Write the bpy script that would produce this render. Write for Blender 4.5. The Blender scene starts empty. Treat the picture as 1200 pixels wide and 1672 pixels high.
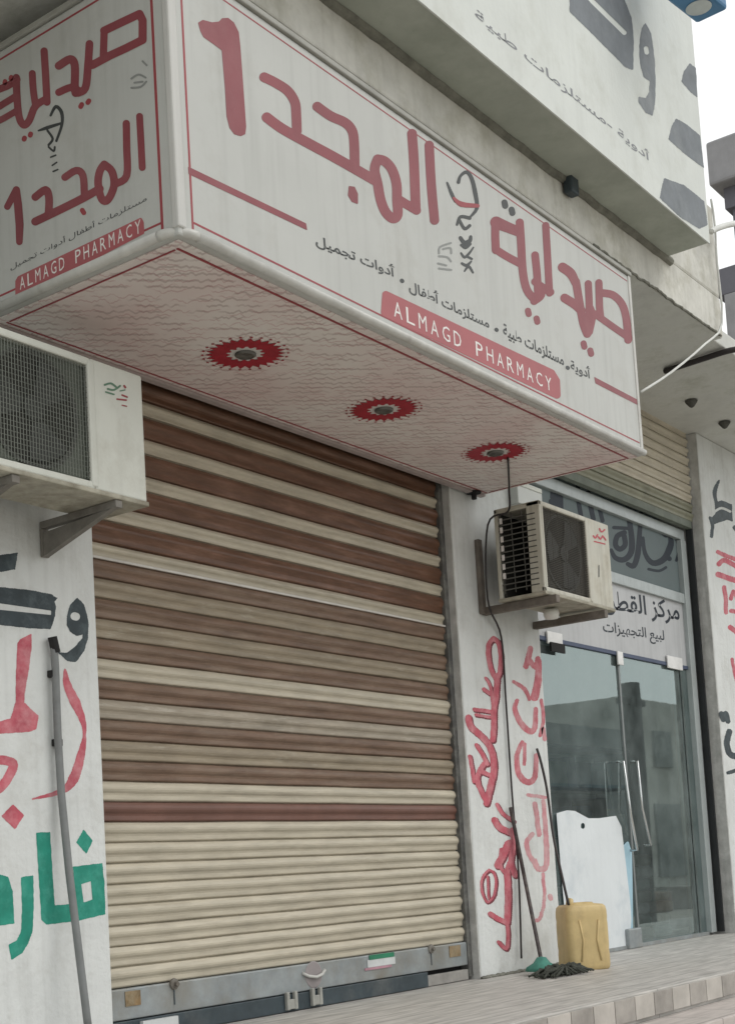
import bpy, bmesh, math, random
import numpy as np
from mathutils import Vector, Matrix
rnd = random.Random(7)
SC = bpy.context.scene
COL = SC.collection

# ------------------------------------------------------------------ camera
SS = .72
YAW, PIT, ROL, FPX = .9255, .0854, -.0573, 2272.7186
CX, CY = 546.072, 1234.4185
CAM = np.array([0, -6.6212 * SS, SS])
Fv = np.array([math.sin(YAW) * math.cos(PIT), math.cos(YAW) * math.cos(PIT), math.sin(PIT)])
_r = np.array([math.cos(YAW), -math.sin(YAW), 0]); _u = np.cross(_r, Fv)
Rv = _r * math.cos(ROL) + _u * math.sin(ROL)
Uv = -_r * math.sin(ROL) + _u * math.cos(ROL)
cd = bpy.data.cameras.new('camera'); cam = bpy.data.objects.new('camera', cd); COL.objects.link(cam)
cd.sensor_width = 36; cd.sensor_fit = 'AUTO'; cd.lens = FPX / 1672 * 36
cd.shift_x = (600 - CX) / 1672; cd.shift_y = (CY - 836) / 1672
cd.clip_start = .05; cd.clip_end = 2000
M3 = Matrix(((Rv[0], Uv[0], -Fv[0]), (Rv[1], Uv[1], -Fv[1]), (Rv[2], Uv[2], -Fv[2])))
cam.matrix_world = Matrix.Translation(Vector(CAM)) @ M3.to_4x4()
SC.camera = cam

# ------------------------------------------------------------------ sky, sun, exposure
SUN_EL, SUN_AZ = math.radians(50), math.radians(152)      # azimuth measured from +y towards +x
w = bpy.data.worlds.new('World'); SC.world = w; w.use_nodes = True
nt = w.node_tree; nt.nodes.clear()
sky = nt.nodes.new('ShaderNodeTexSky'); sky.sky_type = 'NISHITA'; sky.sun_disc = False
sky.sun_elevation = SUN_EL; sky.sun_rotation = SUN_AZ
sky.air_density = 1.0; sky.dust_density = 6.0; sky.ozone_density = 1.0
hs = nt.nodes.new('ShaderNodeHueSaturation'); hs.inputs['Saturation'].default_value = .3
tcw = nt.nodes.new('ShaderNodeTexCoord'); cn = nt.nodes.new('ShaderNodeTexNoise'); cn.inputs['Scale'].default_value = 1.6; cn.inputs['Detail'].default_value = 6
cr_ = nt.nodes.new('ShaderNodeMapRange'); cr_.inputs[1].default_value = .3; cr_.inputs[2].default_value = .7; cr_.inputs[3].default_value = .75; cr_.inputs[4].default_value = .95
nt.links.new(tcw.outputs['Generated'], cn.inputs['Vector']); nt.links.new(cn.outputs[0], cr_.inputs[0])
cl_ = nt.nodes.new('ShaderNodeMix'); cl_.data_type = 'RGBA'; cl_.inputs[7].default_value = (8.6, 8.7, 8.6, 1)      # the closed cloud cover
nt.links.new(cr_.outputs[0], cl_.inputs[0])
bg = nt.nodes.new('ShaderNodeBackground'); bg.inputs['Strength'].default_value = .12
wo = nt.nodes.new('ShaderNodeOutputWorld')
nt.links.new(sky.outputs[0], hs.inputs['Color']); nt.links.new(hs.outputs[0], cl_.inputs[6]); nt.links.new(cl_.outputs[2], bg.inputs[0]); nt.links.new(bg.outputs[0], wo.inputs[0])
sd = bpy.data.lights.new('sun', 'SUN'); so = bpy.data.objects.new('sun', sd); COL.objects.link(so)
sd.energy = .5; sd.angle = math.radians(25); sd.color = (1, .97, .92)
sdir = Vector((math.sin(SUN_AZ) * math.cos(SUN_EL), math.cos(SUN_AZ) * math.cos(SUN_EL), math.sin(SUN_EL)))
so.rotation_euler = sdir.to_track_quat('Z', 'Y').to_euler(); so.location = (0, -20, 30)
SC.view_settings.view_transform = 'Standard'; SC.view_settings.look = 'None'
SC.view_settings.exposure = 0.3; SC.view_settings.gamma = 1
SC.cycles.max_bounces = 8

# ------------------------------------------------------------------ helpers
def un(px, py, ax, v):
    """point of the photograph -> point on the real plane ax = v"""
    d = Fv + Rv * (px - CX) / FPX - Uv * (py - CY) / FPX
    i = 'xyz'.index(ax); t = (v - CAM[i]) / d[i]
    return Vector(CAM + d * t)

MATS = {}
def mat(name, col, rough=.6, var=.12, scale=5., streak=0., metal=0., bump=.0, bscale=40., dirt=None, dirt_amt=.5, dirt_scale=2.5, spec=.4, dirt_str=1., stretch=None):
    if name in MATS: return MATS[name]
    m = bpy.data.materials.new(name); m.use_nodes = True; n = m.node_tree.nodes; l = m.node_tree.links
    b = n['Principled BSDF']; b.inputs['Roughness'].default_value = rough; b.inputs['Metallic'].default_value = metal
    b.inputs['Specular IOR Level'].default_value = spec
    tc = n.new('ShaderNodeTexCoord')
    if stretch:
        ms_ = n.new('ShaderNodeMapping'); ms_.inputs['Scale'].default_value = stretch; l.new(tc.outputs['Object'], ms_.inputs[0]); VEC = ms_.outputs[0]
    else: VEC = tc.outputs['Object']
    nz = n.new('ShaderNodeTexNoise'); nz.inputs['Scale'].default_value = scale; nz.inputs['Detail'].default_value = 8; nz.inputs['Roughness'].default_value = .65
    l.new(VEC, nz.inputs['Vector'])
    mr = n.new('ShaderNodeMapRange'); mr.inputs[1].default_value = .3; mr.inputs[2].default_value = .7
    mr.inputs[3].default_value = 1 - var; mr.inputs[4].default_value = 1 + var * .5
    l.new(nz.outputs[0], mr.inputs[0])
    mul = n.new('ShaderNodeMix'); mul.data_type = 'RGBA'; mul.blend_type = 'MULTIPLY'; mul.inputs[0].default_value = 1
    mul.inputs[6].default_value = (*col, 1); l.new(mr.outputs[0], mul.inputs[7])
    out = mul.outputs[2]
    def overlay(fac, c, prev):
        mx = n.new('ShaderNodeMix'); mx.data_type = 'RGBA'; l.new(fac, mx.inputs[0]); l.new(prev, mx.inputs[6]); mx.inputs[7].default_value = (*c, 1); return mx.outputs[2]
    if dirt:
        z2 = n.new('ShaderNodeTexNoise'); z2.inputs['Scale'].default_value = dirt_scale; z2.inputs['Detail'].default_value = 10; z2.inputs['Roughness'].default_value = .7
        l.new(VEC, z2.inputs['Vector'])
        r2 = n.new('ShaderNodeMapRange'); r2.inputs[1].default_value = .62 - dirt_amt * .25; r2.inputs[2].default_value = .78; r2.inputs[4].default_value = dirt_str
        l.new(z2.outputs[0], r2.inputs[0]); out = overlay(r2.outputs[0], dirt, out)
    if streak:
        mp = n.new('ShaderNodeMapping'); mp.inputs['Scale'].default_value = (9, 9, .5); l.new(tc.outputs['Object'], mp.inputs[0])
        z3 = n.new('ShaderNodeTexNoise'); z3.inputs['Scale'].default_value = 2.2; z3.inputs['Detail'].default_value = 5; l.new(mp.outputs[0], z3.inputs['Vector'])
        r3 = n.new('ShaderNodeMapRange'); r3.inputs[1].default_value = .5; r3.inputs[2].default_value = .8; r3.inputs[4].default_value = streak
        l.new(z3.outputs[0], r3.inputs[0]); out = overlay(r3.outputs[0], tuple(c * .55 for c in (dirt or col)), out)
    l.new(out, b.inputs['Base Color'])
    if bump:
        zb = n.new('ShaderNodeTexNoise'); zb.inputs['Scale'].default_value = bscale; zb.inputs['Detail'].default_value = 6
        l.new(tc.outputs['Object'], zb.inputs['Vector'])
        bp = n.new('ShaderNodeBump'); bp.inputs['Strength'].default_value = bump; bp.inputs['Distance'].default_value = .01
        l.new(zb.outputs[0], bp.inputs['Height']); l.new(bp.outputs[0], b.inputs['Normal'])
    MATS[name] = m; return m

PLASTER = mat('wall_plaster', (.60, .61, .59), .85, .10, 3, .25, bump=.35, bscale=30, dirt=(.40, .40, .37), dirt_amt=.35)
PAINTWALL = mat('white_painted_wall', (.66, .68, .67), .8, .10, 2.5, .22, bump=.5, bscale=28, dirt=(.46, .46, .43), dirt_amt=.45, dirt_scale=3.2, dirt_str=.8)
PARAPET = mat('parapet_paint', (.66, .69, .665), .85, .06, 2, .10, bump=.2, bscale=25, dirt=(.55, .57, .53), dirt_amt=.4)
SOFFIT = mat('soffit_plaster', (.62, .63, .60), .9, .18, 2.5, .0, bump=.4, bscale=22, dirt=(.36, .37, .32), dirt_amt=.45)
BEAM = mat('beam_plaster', (.62, .615, .57), .9, .2, 4, .2, bump=.6, bscale=18, dirt=(.36, .35, .28), dirt_amt=.5, dirt_scale=3)
REVEAL = mat('reveal_cement', (.53, .53, .51), .9, .3, 8, .4, bump=.5, dirt=(.36, .36, .34), dirt_amt=.5)
SIGNWHITE = mat('sign_white', (.48, .49, .47), .4, .07, 1.5, .22, dirt=(.41, .41, .38), dirt_amt=.35, spec=.3)
TRIM = mat('aluminium_trim', (.54, .54, .51), .4, .15, 6, .2, dirt=(.35, .33, .30), dirt_amt=.4)
RED = mat('red_vinyl', (.235, .052, .064), .45, .16, 3, .1, dirt=(.27, .09, .10), dirt_amt=.5)
REDD = mat('dark_red_vinyl', (.30, .05, .06), .45, .12)
BLACKV = mat('black_vinyl', (.05, .055, .055), .5, .2)
GREYV = mat('grey_vinyl', (.25, .26, .25), .5, .2)
INKBLACK = mat('black_wall_paint', (.035, .05, .058), .6, .3, 9, dirt=(.10, .13, .14), dirt_amt=.6, dirt_scale=12)
INKGREY = mat('faded_dark_paint', (.20, .22, .24), .8, .2, 6, .15, dirt=(.28, .30, .31), dirt_amt=.4)
INKGREY2 = mat('faded_grey_lettering', (.26, .27, .29), .8, .2)
INKRED = mat('red_wall_paint', (.50, .10, .135), .7, .3, 7, dirt=(.63, .33, .35), dirt_amt=.75, dirt_scale=9)
INKPINK = mat('faded_red_paint', (.56, .22, .25), .8, .3, 12, dirt=(.64, .50, .50), dirt_amt=.9, dirt_scale=9)
INKDRED = mat('dark_red_outline', (.20, .045, .06), .8, .3, 12)
INKGREEN = mat('green_wall_paint', (.015, .25, .18), .6, .3, 8, dirt=(.07, .36, .28), dirt_amt=.6, dirt_scale=10)
WHITEV = mat('white_lettering', (.75, .72, .70), .5, .1)
ST = (1., 1., 7.)
CREAM = mat('shutter_cream', (.50, .455, .36), .38, .22, 3, .0, bump=.2, bscale=12, dirt=(.33, .29, .225), dirt_amt=.35, dirt_scale=2.2, stretch=ST)
BROWN = mat('shutter_brown', (.150, .074, .044), .42, .4, 3, bump=.2, bscale=12, dirt=(.22, .125, .09), dirt_amt=.45, dirt_scale=3, stretch=ST)
TAUPE = mat('shutter_sheen_brown', (.185, .118, .082), .5, .35, 3, bump=.2, bscale=12, dirt=(.26, .195, .145), dirt_amt=.6, dirt_scale=2, stretch=ST)  # brown dulled by sky sheen painted into the colour, with pale dust blotches
TAN = mat('shutter_sheen_cream', (.31, .26, .19), .5, .3, 3, bump=.2, bscale=12, dirt=(.46, .42, .34), dirt_amt=.25, dirt_scale=4, stretch=ST)  # cream muted by painted-in sky sheen, with pale scuffs
MID = mat('shutter_scuffed_cream', (.36, .315, .25), .45, .3, 3, bump=.2, bscale=12, dirt=(.56, .52, .45), dirt_amt=.3, dirt_scale=4, stretch=ST)
GALV = mat('galvanised_steel', (.33, .36, .37), .45, .25, 6, .0, metal=.3, bump=.1, dirt=(.24, .22, .18), dirt_amt=.7)
DARKSTEEL = mat('dark_blue_steel', (.045, .062, .072), .5, .3, 8, dirt=(.12, .13, .13), dirt_amt=.4)
RUST = mat('rusty_steel', (.24, .16, .08), .85, .5, 20, dirt=(.33, .29, .2), dirt_amt=.8, dirt_scale=15)
DARK = mat('dark_gap', (.02, .02, .02), .9, .1)
BRACKET = mat('bracket_steel', (.20, .19, .17), .7, .3, 12, dirt=(.12, .10, .08), dirt_amt=.5)
ACWHITE = mat('ac_casing', (.62, .635, .58), .45, .08, 3, .12, dirt=(.45, .44, .38), dirt_amt=.4)
ACDIRTY = mat('ac_base_dirty', (.40, .38, .31), .7, .35, 8, dirt=(.16, .14, .10), dirt_amt=.7, dirt_scale=6)
ACGREEN = mat('ac_fan_panel', (.13, .145, .12), .6, .2)
MESHW = mat('grille_wire', (.17, .185, .16), .5, .3)
FIN = mat('condenser_fins', (.035, .035, .032), .7, .3)
ALU = mat('door_aluminium', (.42, .46, .46), .4, .15, 5, .2, metal=.2, dirt=(.30, .33, .33), dirt_amt=.4)
CHROME = mat('handle_steel', (.62, .64, .64), .22, .1, metal=.8)
SHEET = mat('white_sheet', (.72, .76, .78), .5, .06, 2, .08, bump=1., bscale=3, dirt=(.54, .60, .64), dirt_amt=.4)
BLUEP = mat('pale_blue_plastic', (.36, .55, .65), .5, .1)
YELLOW = mat('yellow_plastic', (.62, .475, .23), .45, .14, 5, .15, dirt=(.42, .31, .16), dirt_amt=.6, dirt_scale=4)
MOPC = mat('mop_cloth', (.065, .07, .058), .95, .5, 20, bump=1., bscale=60)
MOPG = mat('mop_green', (.07, .24, .19), .8, .3, 20)
HOSE = mat('black_hose', (.035, .03, .03), .55, .2)
CABLEW = mat('white_cable', (.62, .63, .60), .5, .15)
PIPEG = mat('grey_conduit', (.20, .21, .21), .55, .2, 6, dirt=(.12, .12, .12), dirt_amt=.4)
BLUE = mat('blue_sign_plastic', (.06, .20, .38), .4, .2, 3)
NEIGH = mat('far_plaster', (.13, .13, .15), .9, .2, 1)
FARB = mat('street_facade', (.26, .29, .29), .9, .35, .8, .3)
INTER = mat('shop_interior', (.62, .68, .68), .9, .2, 2)
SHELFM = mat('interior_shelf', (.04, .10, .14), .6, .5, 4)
ASPH = mat('street_asphalt', (.40, .37, .32), .95, .3, 4, bump=.5)

def brick_mat(name, c1, c2, mortar, sx, sy, msize=.02, rough=.5, axes='xy', noise=.15):
    m = bpy.data.materials.new(name); m.use_nodes = True; n = m.node_tree.nodes; l = m.node_tree.links
    b = n['Principled BSDF']; b.inputs['Roughness'].default_value = rough
    tc = n.new('ShaderNodeTexCoord'); sp = n.new('ShaderNodeSeparateXYZ'); l.new(tc.outputs['Object'], sp.inputs[0])
    cb = n.new('ShaderNodeCombineXYZ'); l.new(sp.outputs['XYZ'.index(axes[0].upper())], cb.inputs[0]); l.new(sp.outputs['XYZ'.index(axes[1].upper())], cb.inputs[1])
    br = n.new('ShaderNodeTexBrick'); br.offset = 0; br.squash = 1
    br.inputs['Scale'].default_value = 1; br.inputs['Brick Width'].default_value = sx; br.inputs['Row Height'].default_value = sy
    br.inputs['Mortar Size'].default_value = msize * min(sx, sy); br.inputs['Color1'].default_value = (*c1, 1); br.inputs['Color2'].default_value = (*c2, 1); br.inputs['Mortar'].default_value = (*mortar, 1)
    l.new(cb.outputs[0], br.inputs['Vector'])
    mp = n.new('ShaderNodeMapping'); mp.inputs['Scale'].default_value = (1.2, 9, 9); mp.inputs['Rotation'].default_value = (0, 0, .12); l.new(tc.outputs['Object'], mp.inputs[0])
    nz = n.new('ShaderNodeTexNoise'); nz.inputs['Scale'].default_value = 3; nz.inputs['Detail'].default_value = 9; l.new(mp.outputs[0], nz.inputs['Vector'])
    mr = n.new('ShaderNodeMapRange'); mr.inputs[1].default_value = .3; mr.inputs[2].default_value = .7; mr.inputs[3].default_value = 1 - noise * 1.5; mr.inputs[4].default_value = 1 + noise * .5
    l.new(nz.outputs[0], mr.inputs[0])
    mx = n.new('ShaderNodeMix'); mx.data_type = 'RGBA'; mx.blend_type = 'MULTIPLY'; mx.inputs[0].default_value = 1
    l.new(br.outputs[0], mx.inputs[6]); l.new(mr.outputs[0], mx.inputs[7]); l.new(mx.outputs[2], b.inputs['Base Color'])
    return m
PAVE = brick_mat('pavement_tiles', (.52, .50, .47), (.48, .465, .435), (.27, .26, .24), 2.4, .155, .03, .55, noise=.25)
TREAD = brick_mat('step_tiles', (.52, .47, .44), (.48, .44, .41), (.30, .27, .25), .40, .30, .02, .6)

# shapes ---------------------------------------------------------------
class MB:
    def __init__(s): s.v = []; s.f = []; s.mi = []; s.m = 0
    def add(s, vs, fs):
        o = len(s.v); s.v += [tuple(v) for v in vs]; s.f += [tuple(i + o for i in f) for f in fs]; s.mi += [s.m] * len(fs); return s
    def box(s, a, b):
        x0, x1 = sorted((a[0], b[0])); y0, y1 = sorted((a[1], b[1])); z0, z1 = sorted((a[2], b[2]))
        return s.add([(x0,y0,z0),(x1,y0,z0),(x1,y1,z0),(x0,y1,z0),(x0,y0,z1),(x1,y0,z1),(x1,y1,z1),(x0,y1,z1)],
                     [(3,2,1,0),(4,5,6,7),(0,1,5,4),(1,2,6,5),(2,3,7,6),(3,0,4,7)])
    def quad(s, *p): return s.add(p, [tuple(range(len(p)))])
    def tube(s, pts, r, n=8, cap=True):
        pts = [Vector(p) for p in pts]; rs = r if isinstance(r, (list, tuple)) else [r] * len(pts)
        vs = []; fs = []; N = None
        for i, p in enumerate(pts):
            t = (pts[min(i+1, len(pts)-1)] - pts[max(i-1, 0)]).normalized()
            if N is None:
                N = t.cross(Vector((0, 0, 1)));
                if N.length < .1: N = t.cross(Vector((1, 0, 0)))
                N.normalize()
            N = (N - t * N.dot(t)).normalized(); B = t.cross(N)
            for k in range(n):
                a = 2 * math.pi * k / n; vs.append(p + (N * math.cos(a) + B * math.sin(a)) * rs[i])
        for i in range(len(pts) - 1):
            for k in range(n):
                fs.append((i*n+k, i*n+(k+1) % n, (i+1)*n+(k+1) % n, (i+1)*n+k))
        if cap: fs.append(tuple(reversed(range(n)))); fs.append(tuple(range((len(pts)-1)*n, len(pts)*n)))
        return s.add(vs, fs)
    def lathe(s, c, axis, prof, n=32):
        c = Vector(c); ax = Vector(axis).normalized(); N = ax.orthogonal().normalized(); B = ax.cross(N)
        vs = []; fs = []
        for (rr, h) in prof:
            for k in range(n):
                a = 2 * math.pi * k / n; vs.append(c + ax * h + (N * math.cos(a) + B * math.sin(a)) * rr)
        for i in range(len(prof) - 1):
            for k in range(n): fs.append((i*n+k, i*n+(k+1) % n, (i+1)*n+(k+1) % n, (i+1)*n+k))
        return s.add(vs, fs)
    def build(s, name, m, parent=None, bevel=0, smooth=False, seg=2):
        me = bpy.data.meshes.new(name); L = wloc(parent)
        me.from_pydata([(v[0]-L[0], v[1]-L[1], v[2]-L[2]) for v in s.v], [], s.f)
        ms = m if isinstance(m, (list, tuple)) else [m]
        for q in ms: me.materials.append(q)
        if len(ms) > 1: me.polygons.foreach_set('material_index', s.mi)
        bm = bmesh.new(); bm.from_mesh(me); bmesh.ops.recalc_face_normals(bm, faces=bm.faces); bm.to_mesh(me); bm.free()
        if smooth: me.polygons.foreach_set('use_smooth', [True] * len(me.polygons))
        me.update()
        o = bpy.data.objects.new(name, me); COL.objects.link(o)
        if parent: o.parent = parent
        if bevel:
            b = o.modifiers.new('bevel', 'BEVEL'); b.width = bevel; b.segments = seg; b.limit_method = 'ANGLE'; b.angle_limit = .6
        return o
def wloc(o):
    L = Vector((0, 0, 0))
    while o is not None: L = L + o.location; o = o.parent
    return L
def thing(name, label, cat, loc=(0, 0, 0), group=None):
    o = bpy.data.objects.new(name, None); COL.objects.link(o); o.location = loc; o.empty_display_size = .2
    tag(o, label, cat, group); return o
def tag(o, label, cat, group=None):
    o['label'] = label; o['category'] = cat
    if group: o['group'] = group
    return o
def struct(o): o['kind'] = 'structure'; return o
def bx(a, b): return MB().box(a, b)

# flat painted / vinyl shapes: outlines traced, laid on their real plane ----------
def seg_d(X, Y, a, b, ra, rb):
    dx, dy = b[0]-a[0], b[1]-a[1]; L2 = dx*dx+dy*dy or 1e-9
    t = np.clip(((X-a[0])*dx+(Y-a[1])*dy)/L2, 0, 1)
    return np.hypot(X-a[0]-t*dx, Y-a[1]-t*dy)-(ra+(rb-ra)*t)
def poly_d(X, Y, P):
    d = np.full(X.shape, 1e9); ins = np.zeros(X.shape, bool)
    for i in range(len(P)):
        a, b = P[i], P[(i+1) % len(P)]
        d = np.minimum(d, seg_d(X, Y, a, b, 0, 0))
        if a[1] != b[1]:
            c = ((a[1] > Y) != (b[1] > Y)) & (X < (b[0]-a[0])*(Y-a[1])/(b[1]-a[1])+a[0]); ins ^= c
    return np.where(ins, -d, d)
def smooth_path(P, n=4):
    if len(P) < 3: return P
    out = []
    for i in range(len(P)-1):
        p0 = P[max(i-1, 0)]; p1 = P[i]; p2 = P[i+1]; p3 = P[min(i+2, len(P)-1)]
        for k in range(n):
            t = k/n
            out.append(tuple(.5*((2*p1[j])+(-p0[j]+p2[j])*t+(2*p0[j]-5*p1[j]+4*p2[j]-p3[j])*t*t+(-p0[j]+3*p1[j]-3*p2[j]+p3[j])*t**3) for j in (0, 1)))
    out.append(P[-1]); return out
def ink(name, items, off, s, plane, m, parent, g=1.0):
    """items in crop pixels: ('s', r, pts[, smooth]) stroke, ('p', grow, pts) polygon, 'h'/'hs' the same as holes"""
    T = lambda p: (p[0]/s+off[0], p[1]/s+off[1])
    its = []
    for it in items:
        P = [T(p) for p in it[2]]
        if it[0] in ('s', 'hs') and not (len(it) > 3 and it[3] == 0): P2 = smooth_path(P)
        else: P2 = P
        its.append((it[0], it[1], P2, len(P)))
    xs = [p[0] for i in its for p in i[2]]; ys = [p[1] for i in its for p in i[2]]
    pad = max((max(i[1]) if isinstance(i[1], (list, tuple)) else i[1]) for i in its)/s+2
    x = np.arange(min(xs)-pad, max(xs)+pad+g, g); y = np.arange(min(ys)-pad, max(ys)+pad+g, g)
    X, Y = np.meshgrid(x, y); D = np.full(X.shape, 1e9); H = np.full(X.shape, 1e9)
    for k, r, P, n0 in its:
        if k in ('s', 'hs'):
            R = np.interp(np.linspace(0, 1, len(P)), np.linspace(0, 1, len(r)), r)/s if isinstance(r, (list, tuple)) else [r/s]*len(P)
            d = np.full(X.shape, 1e9)
            if len(P) == 1: d = np.hypot(X-P[0][0], Y-P[0][1])-R[0]
            for i in range(len(P)-1): d = np.minimum(d, seg_d(X, Y, P[i], P[i+1], R[i], R[i+1]))
        else: d = poly_d(X, Y, P)-r/s
        if k[0] == 'h': H = np.minimum(H, d)
        else: D = np.minimum(D, d)
    if m in (INKRED, INKBLACK, INKGREEN, INKPINK, INKDRED, INKGREY) or m.name == 'pink_paint':
        a_ = .55 if m is not INKPINK else .9
        D = D + a_*(np.sin(X*1.3+Y*.7)*np.sin(Y*1.1-X*.4)+.7*np.sin(X*.37+2*np.sin(Y*.23))+.5*np.sin(Y*2.3+X*1.9))*.6
    D = np.maximum(D, -H)
    V = []; Fc = []; vid = {}
    def vert(px, py):
        key = (round(px, 3), round(py, 3))
        if key not in vid: vid[key] = len(V); V.append(un(px, py, *plane))
        return vid[key]
    ny, nx = D.shape
    for j in range(ny-1):
        row, row2 = D[j], D[j+1]; i = 0
        cnt = (row[:-1] < 0).astype(int)+(row[1:] < 0)+(row2[:-1] < 0)+(row2[1:] < 0)
        while i < nx-1:
            c = cnt[i]
            if c == 0: i += 1; continue
            if c == 4:
                k = i
                while k < nx-1 and cnt[k] == 4: k += 1
                Fc.append((vert(x[i], y[j]), vert(x[k], y[j]), vert(x[k], y[j+1]), vert(x[i], y[j+1]))); i = k; continue
            cs = [(x[i], y[j], row[i]), (x[i+1], y[j], row[i+1]), (x[i+1], y[j+1], row2[i+1]), (x[i], y[j+1], row2[i])]
            poly = []
            for q in range(4):
                a, b = cs[q], cs[(q+1) % 4]
                if a[2] < 0: poly.append(vert(a[0], a[1]))
                if (a[2] < 0) != (b[2] < 0):
                    t = a[2]/(a[2]-b[2]); t = min(max(t, .02), .98); poly.append(vert(a[0]+(b[0]-a[0])*t, a[1]+(b[1]-a[1])*t))
            if len(set(poly)) >= 3: Fc.append(tuple(dict.fromkeys(poly)))
            i += 1
    mb = MB(); mb.add(V, Fc); o = mb.build(name, m, parent); return o

# Arabic lettering: shaped into presentation forms, laid out right to left --------
AR = {'ا': (0xFE8D, 2), 'أ': (0xFE83, 2), 'ب': (0xFE8F, 4), 'ة': (0xFE93, 2), 'ت': (0xFE95, 4), 'ج': (0xFE9D, 4), 'ح': (0xFEA1, 4), 'د': (0xFEA9, 2), 'ر': (0xFEAD, 2),
      'ز': (0xFEAF, 2), 'س': (0xFEB1, 4), 'ش': (0xFEB5, 4), 'ص': (0xFEB9, 4), 'ط': (0xFEC1, 4), 'ع': (0xFEC9, 4), 'ف': (0xFED1, 4), 'ق': (0xFED5, 4), 'ك': (0xFED9, 4),
      'ل': (0xFEDD, 4), 'م': (0xFEE1, 4), 'ن': (0xFEE5, 4), 'ه': (0xFEE9, 4), 'و': (0xFEED, 2), 'ي': (0xFEF1, 4)}
def shape(t):
    out = []
    for i, c in enumerate(t):
        if c not in AR: out.append(c); continue
        prev = i > 0 and t[i-1] in AR and AR[t[i-1]][1] == 4
        nxt = i < len(t)-1 and t[i+1] in AR and AR[c][1] == 4
        b = AR[c][0]
        out.append(chr(b + (3 if prev and nxt else 2 if nxt else 1 if prev else 0)))
    return ''.join(reversed(out))
def text(name, s, p0, p1, hpx, plane, m, parent, arabic=True, bold=.0, lean=0.):
    """p0/p1: photo pixels of the left and right end of the base line; hpx: height in pixels at the left end"""
    c = bpy.data.curves.new(name, 'FONT'); c.body = shape(s) if arabic else s; c.resolution_u = 3; c.offset = bold
    o = bpy.data.objects.new(name, c); COL.objects.link(o); bpy.context.view_layer.update()
    me = bpy.data.meshes.new_from_object(o.evaluated_get(bpy.context.evaluated_depsgraph_get())); bpy.data.objects.remove(o)
    co = np.array([v.co[:2] for v in me.vertices]); mn = co.min(0); mx = co.max(0)
    A = un(*p0, *plane); B = un(*p1, *plane); Cc = un(p0[0], p0[1]-hpx, *plane)
    up = Cc-A; ex = (B-A)
    if plane[0] == 'y': up = Vector((0, 0, up.length))
    L = wloc(parent)
    for v in me.vertices:
        u_ = (v.co.x-mn[0])/(mx[0]-mn[0]); w_ = (v.co.y-mn[1])/(mx[1]-mn[1])
        p = A+ex*u_+up*w_; v.co = p-L
    me.materials.clear(); me.materials.append(m); me.name = name
    q = bpy.data.objects.new(name, me); COL.objects.link(q); q.parent = parent; return q
def flip(o): return o

# ------------------------------------------------------------------ ground, pavement, steps
struct(MB().add([(-400, -400, -.76), (400, -400, -.76), (400, 400, -.76), (-400, 400, -.76)], [(0, 1, 2, 3)]).build('street', ASPH))
YP = -1.47
struct(bx((-8, YP, -.16), (16, .9, 0)).build('pavement', PAVE, bevel=.006))
struct(bx((-8, YP - .36, -.34), (16, YP - .004, -.155)).build('step', TREAD, bevel=.006))
struct(bx((-8, YP - .72, -.55), (16, YP - .364, -.335)).build('step', TREAD, bevel=.006))
struct(bx((-8, YP - 1.1, -.76), (16, YP - .724, -.545)).build('step', TREAD, bevel=.006))
tl = [MB(), MB()]
k = 0; x = -2.0
while x < 15:
    tl[k % 2].box((x + .004, YP - .014, -.135), (x + .236, YP - .002, -.012)); x += .24; k += 1
struct(tl[0].build('step_dark_tiles', mat('riser_dark', (.38, .355, .325), .6, .3, 5), bevel=.002))
struct(tl[1].build('step_pale_tiles', mat('riser_pale', (.50, .47, .43), .6, .2, 5), bevel=.002))

# ------------------------------------------------------------------ the building
XA, XB, XB2, XC = 4.53, 7.77, 8.88, 12.17
ZS = 4.6
bl = thing('shop_building', 'white plastered two storey shop building with painted lettering, overhanging slab and grey plaster soffit', 'building', (4.5, 0, 0))
bx((-8, 0, 0), (XA, .45, ZS)).build('wall', PAINTWALL, bl, bevel=.008)
bx((XC, 0, 0), (16, .45, ZS)).build('wall', PAINTWALL, bl, bevel=.008)
bx((XB, 0, 0), (XB2, .45, ZS)).build('pillar', PAINTWALL, bl, bevel=.012)
# cement strips along the reveals
bx((XB - .012, .004, 0), (XB, .44, ZS)).build('reveal', REVEAL, bl)
bx((XC - .012, .004, 0), (XC, .44, ZS)).build('reveal', REVEAL, bl)
bx((-8, -1.1, ZS), (10.05, .6, 4.9)).build('overhang_beam', BEAM, bl, bevel=.012)
bx((10.05, -1.02, ZS + .004), (13.6, .6, 4.74)).build('soffit', SOFFIT, bl, bevel=.01)
bx((-8, -1.09, ZS - .006), (10.04, .0, ZS - .001)).build('soffit', SOFFIT, bl)
bx((-8, -1.419, 4.889), (9.03, -1.1, 4.98)).build('soffit', mat('upper_soffit', (.42, .45, .40), .9, .15, 3, bump=.3, dirt=(.30, .33, .28), dirt_amt=.5), bl)
bx((-8, -1.43, 4.885), (9.04, -1.42, 8.2)).build('parapet', PARAPET, bl)
bx((-8, -1.4195, 4.981), (9.035, -1.3, 8.2)).build('parapet', PARAPET, bl, bevel=.01)
bx((-8, -.6, 4.98), (8.9, .6, 8.1)).build('upper_wall', PARAPET, bl)
bx((9.1, -1.1, 4.9), (10.05, -.8, 5.62)).build('corner_post', BEAM, bl, bevel=.02)
bx((9.2, -.05, 4.9), (12.9, .6, 6.2)).build('upper_ledge', BEAM, bl, bevel=.02)
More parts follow.
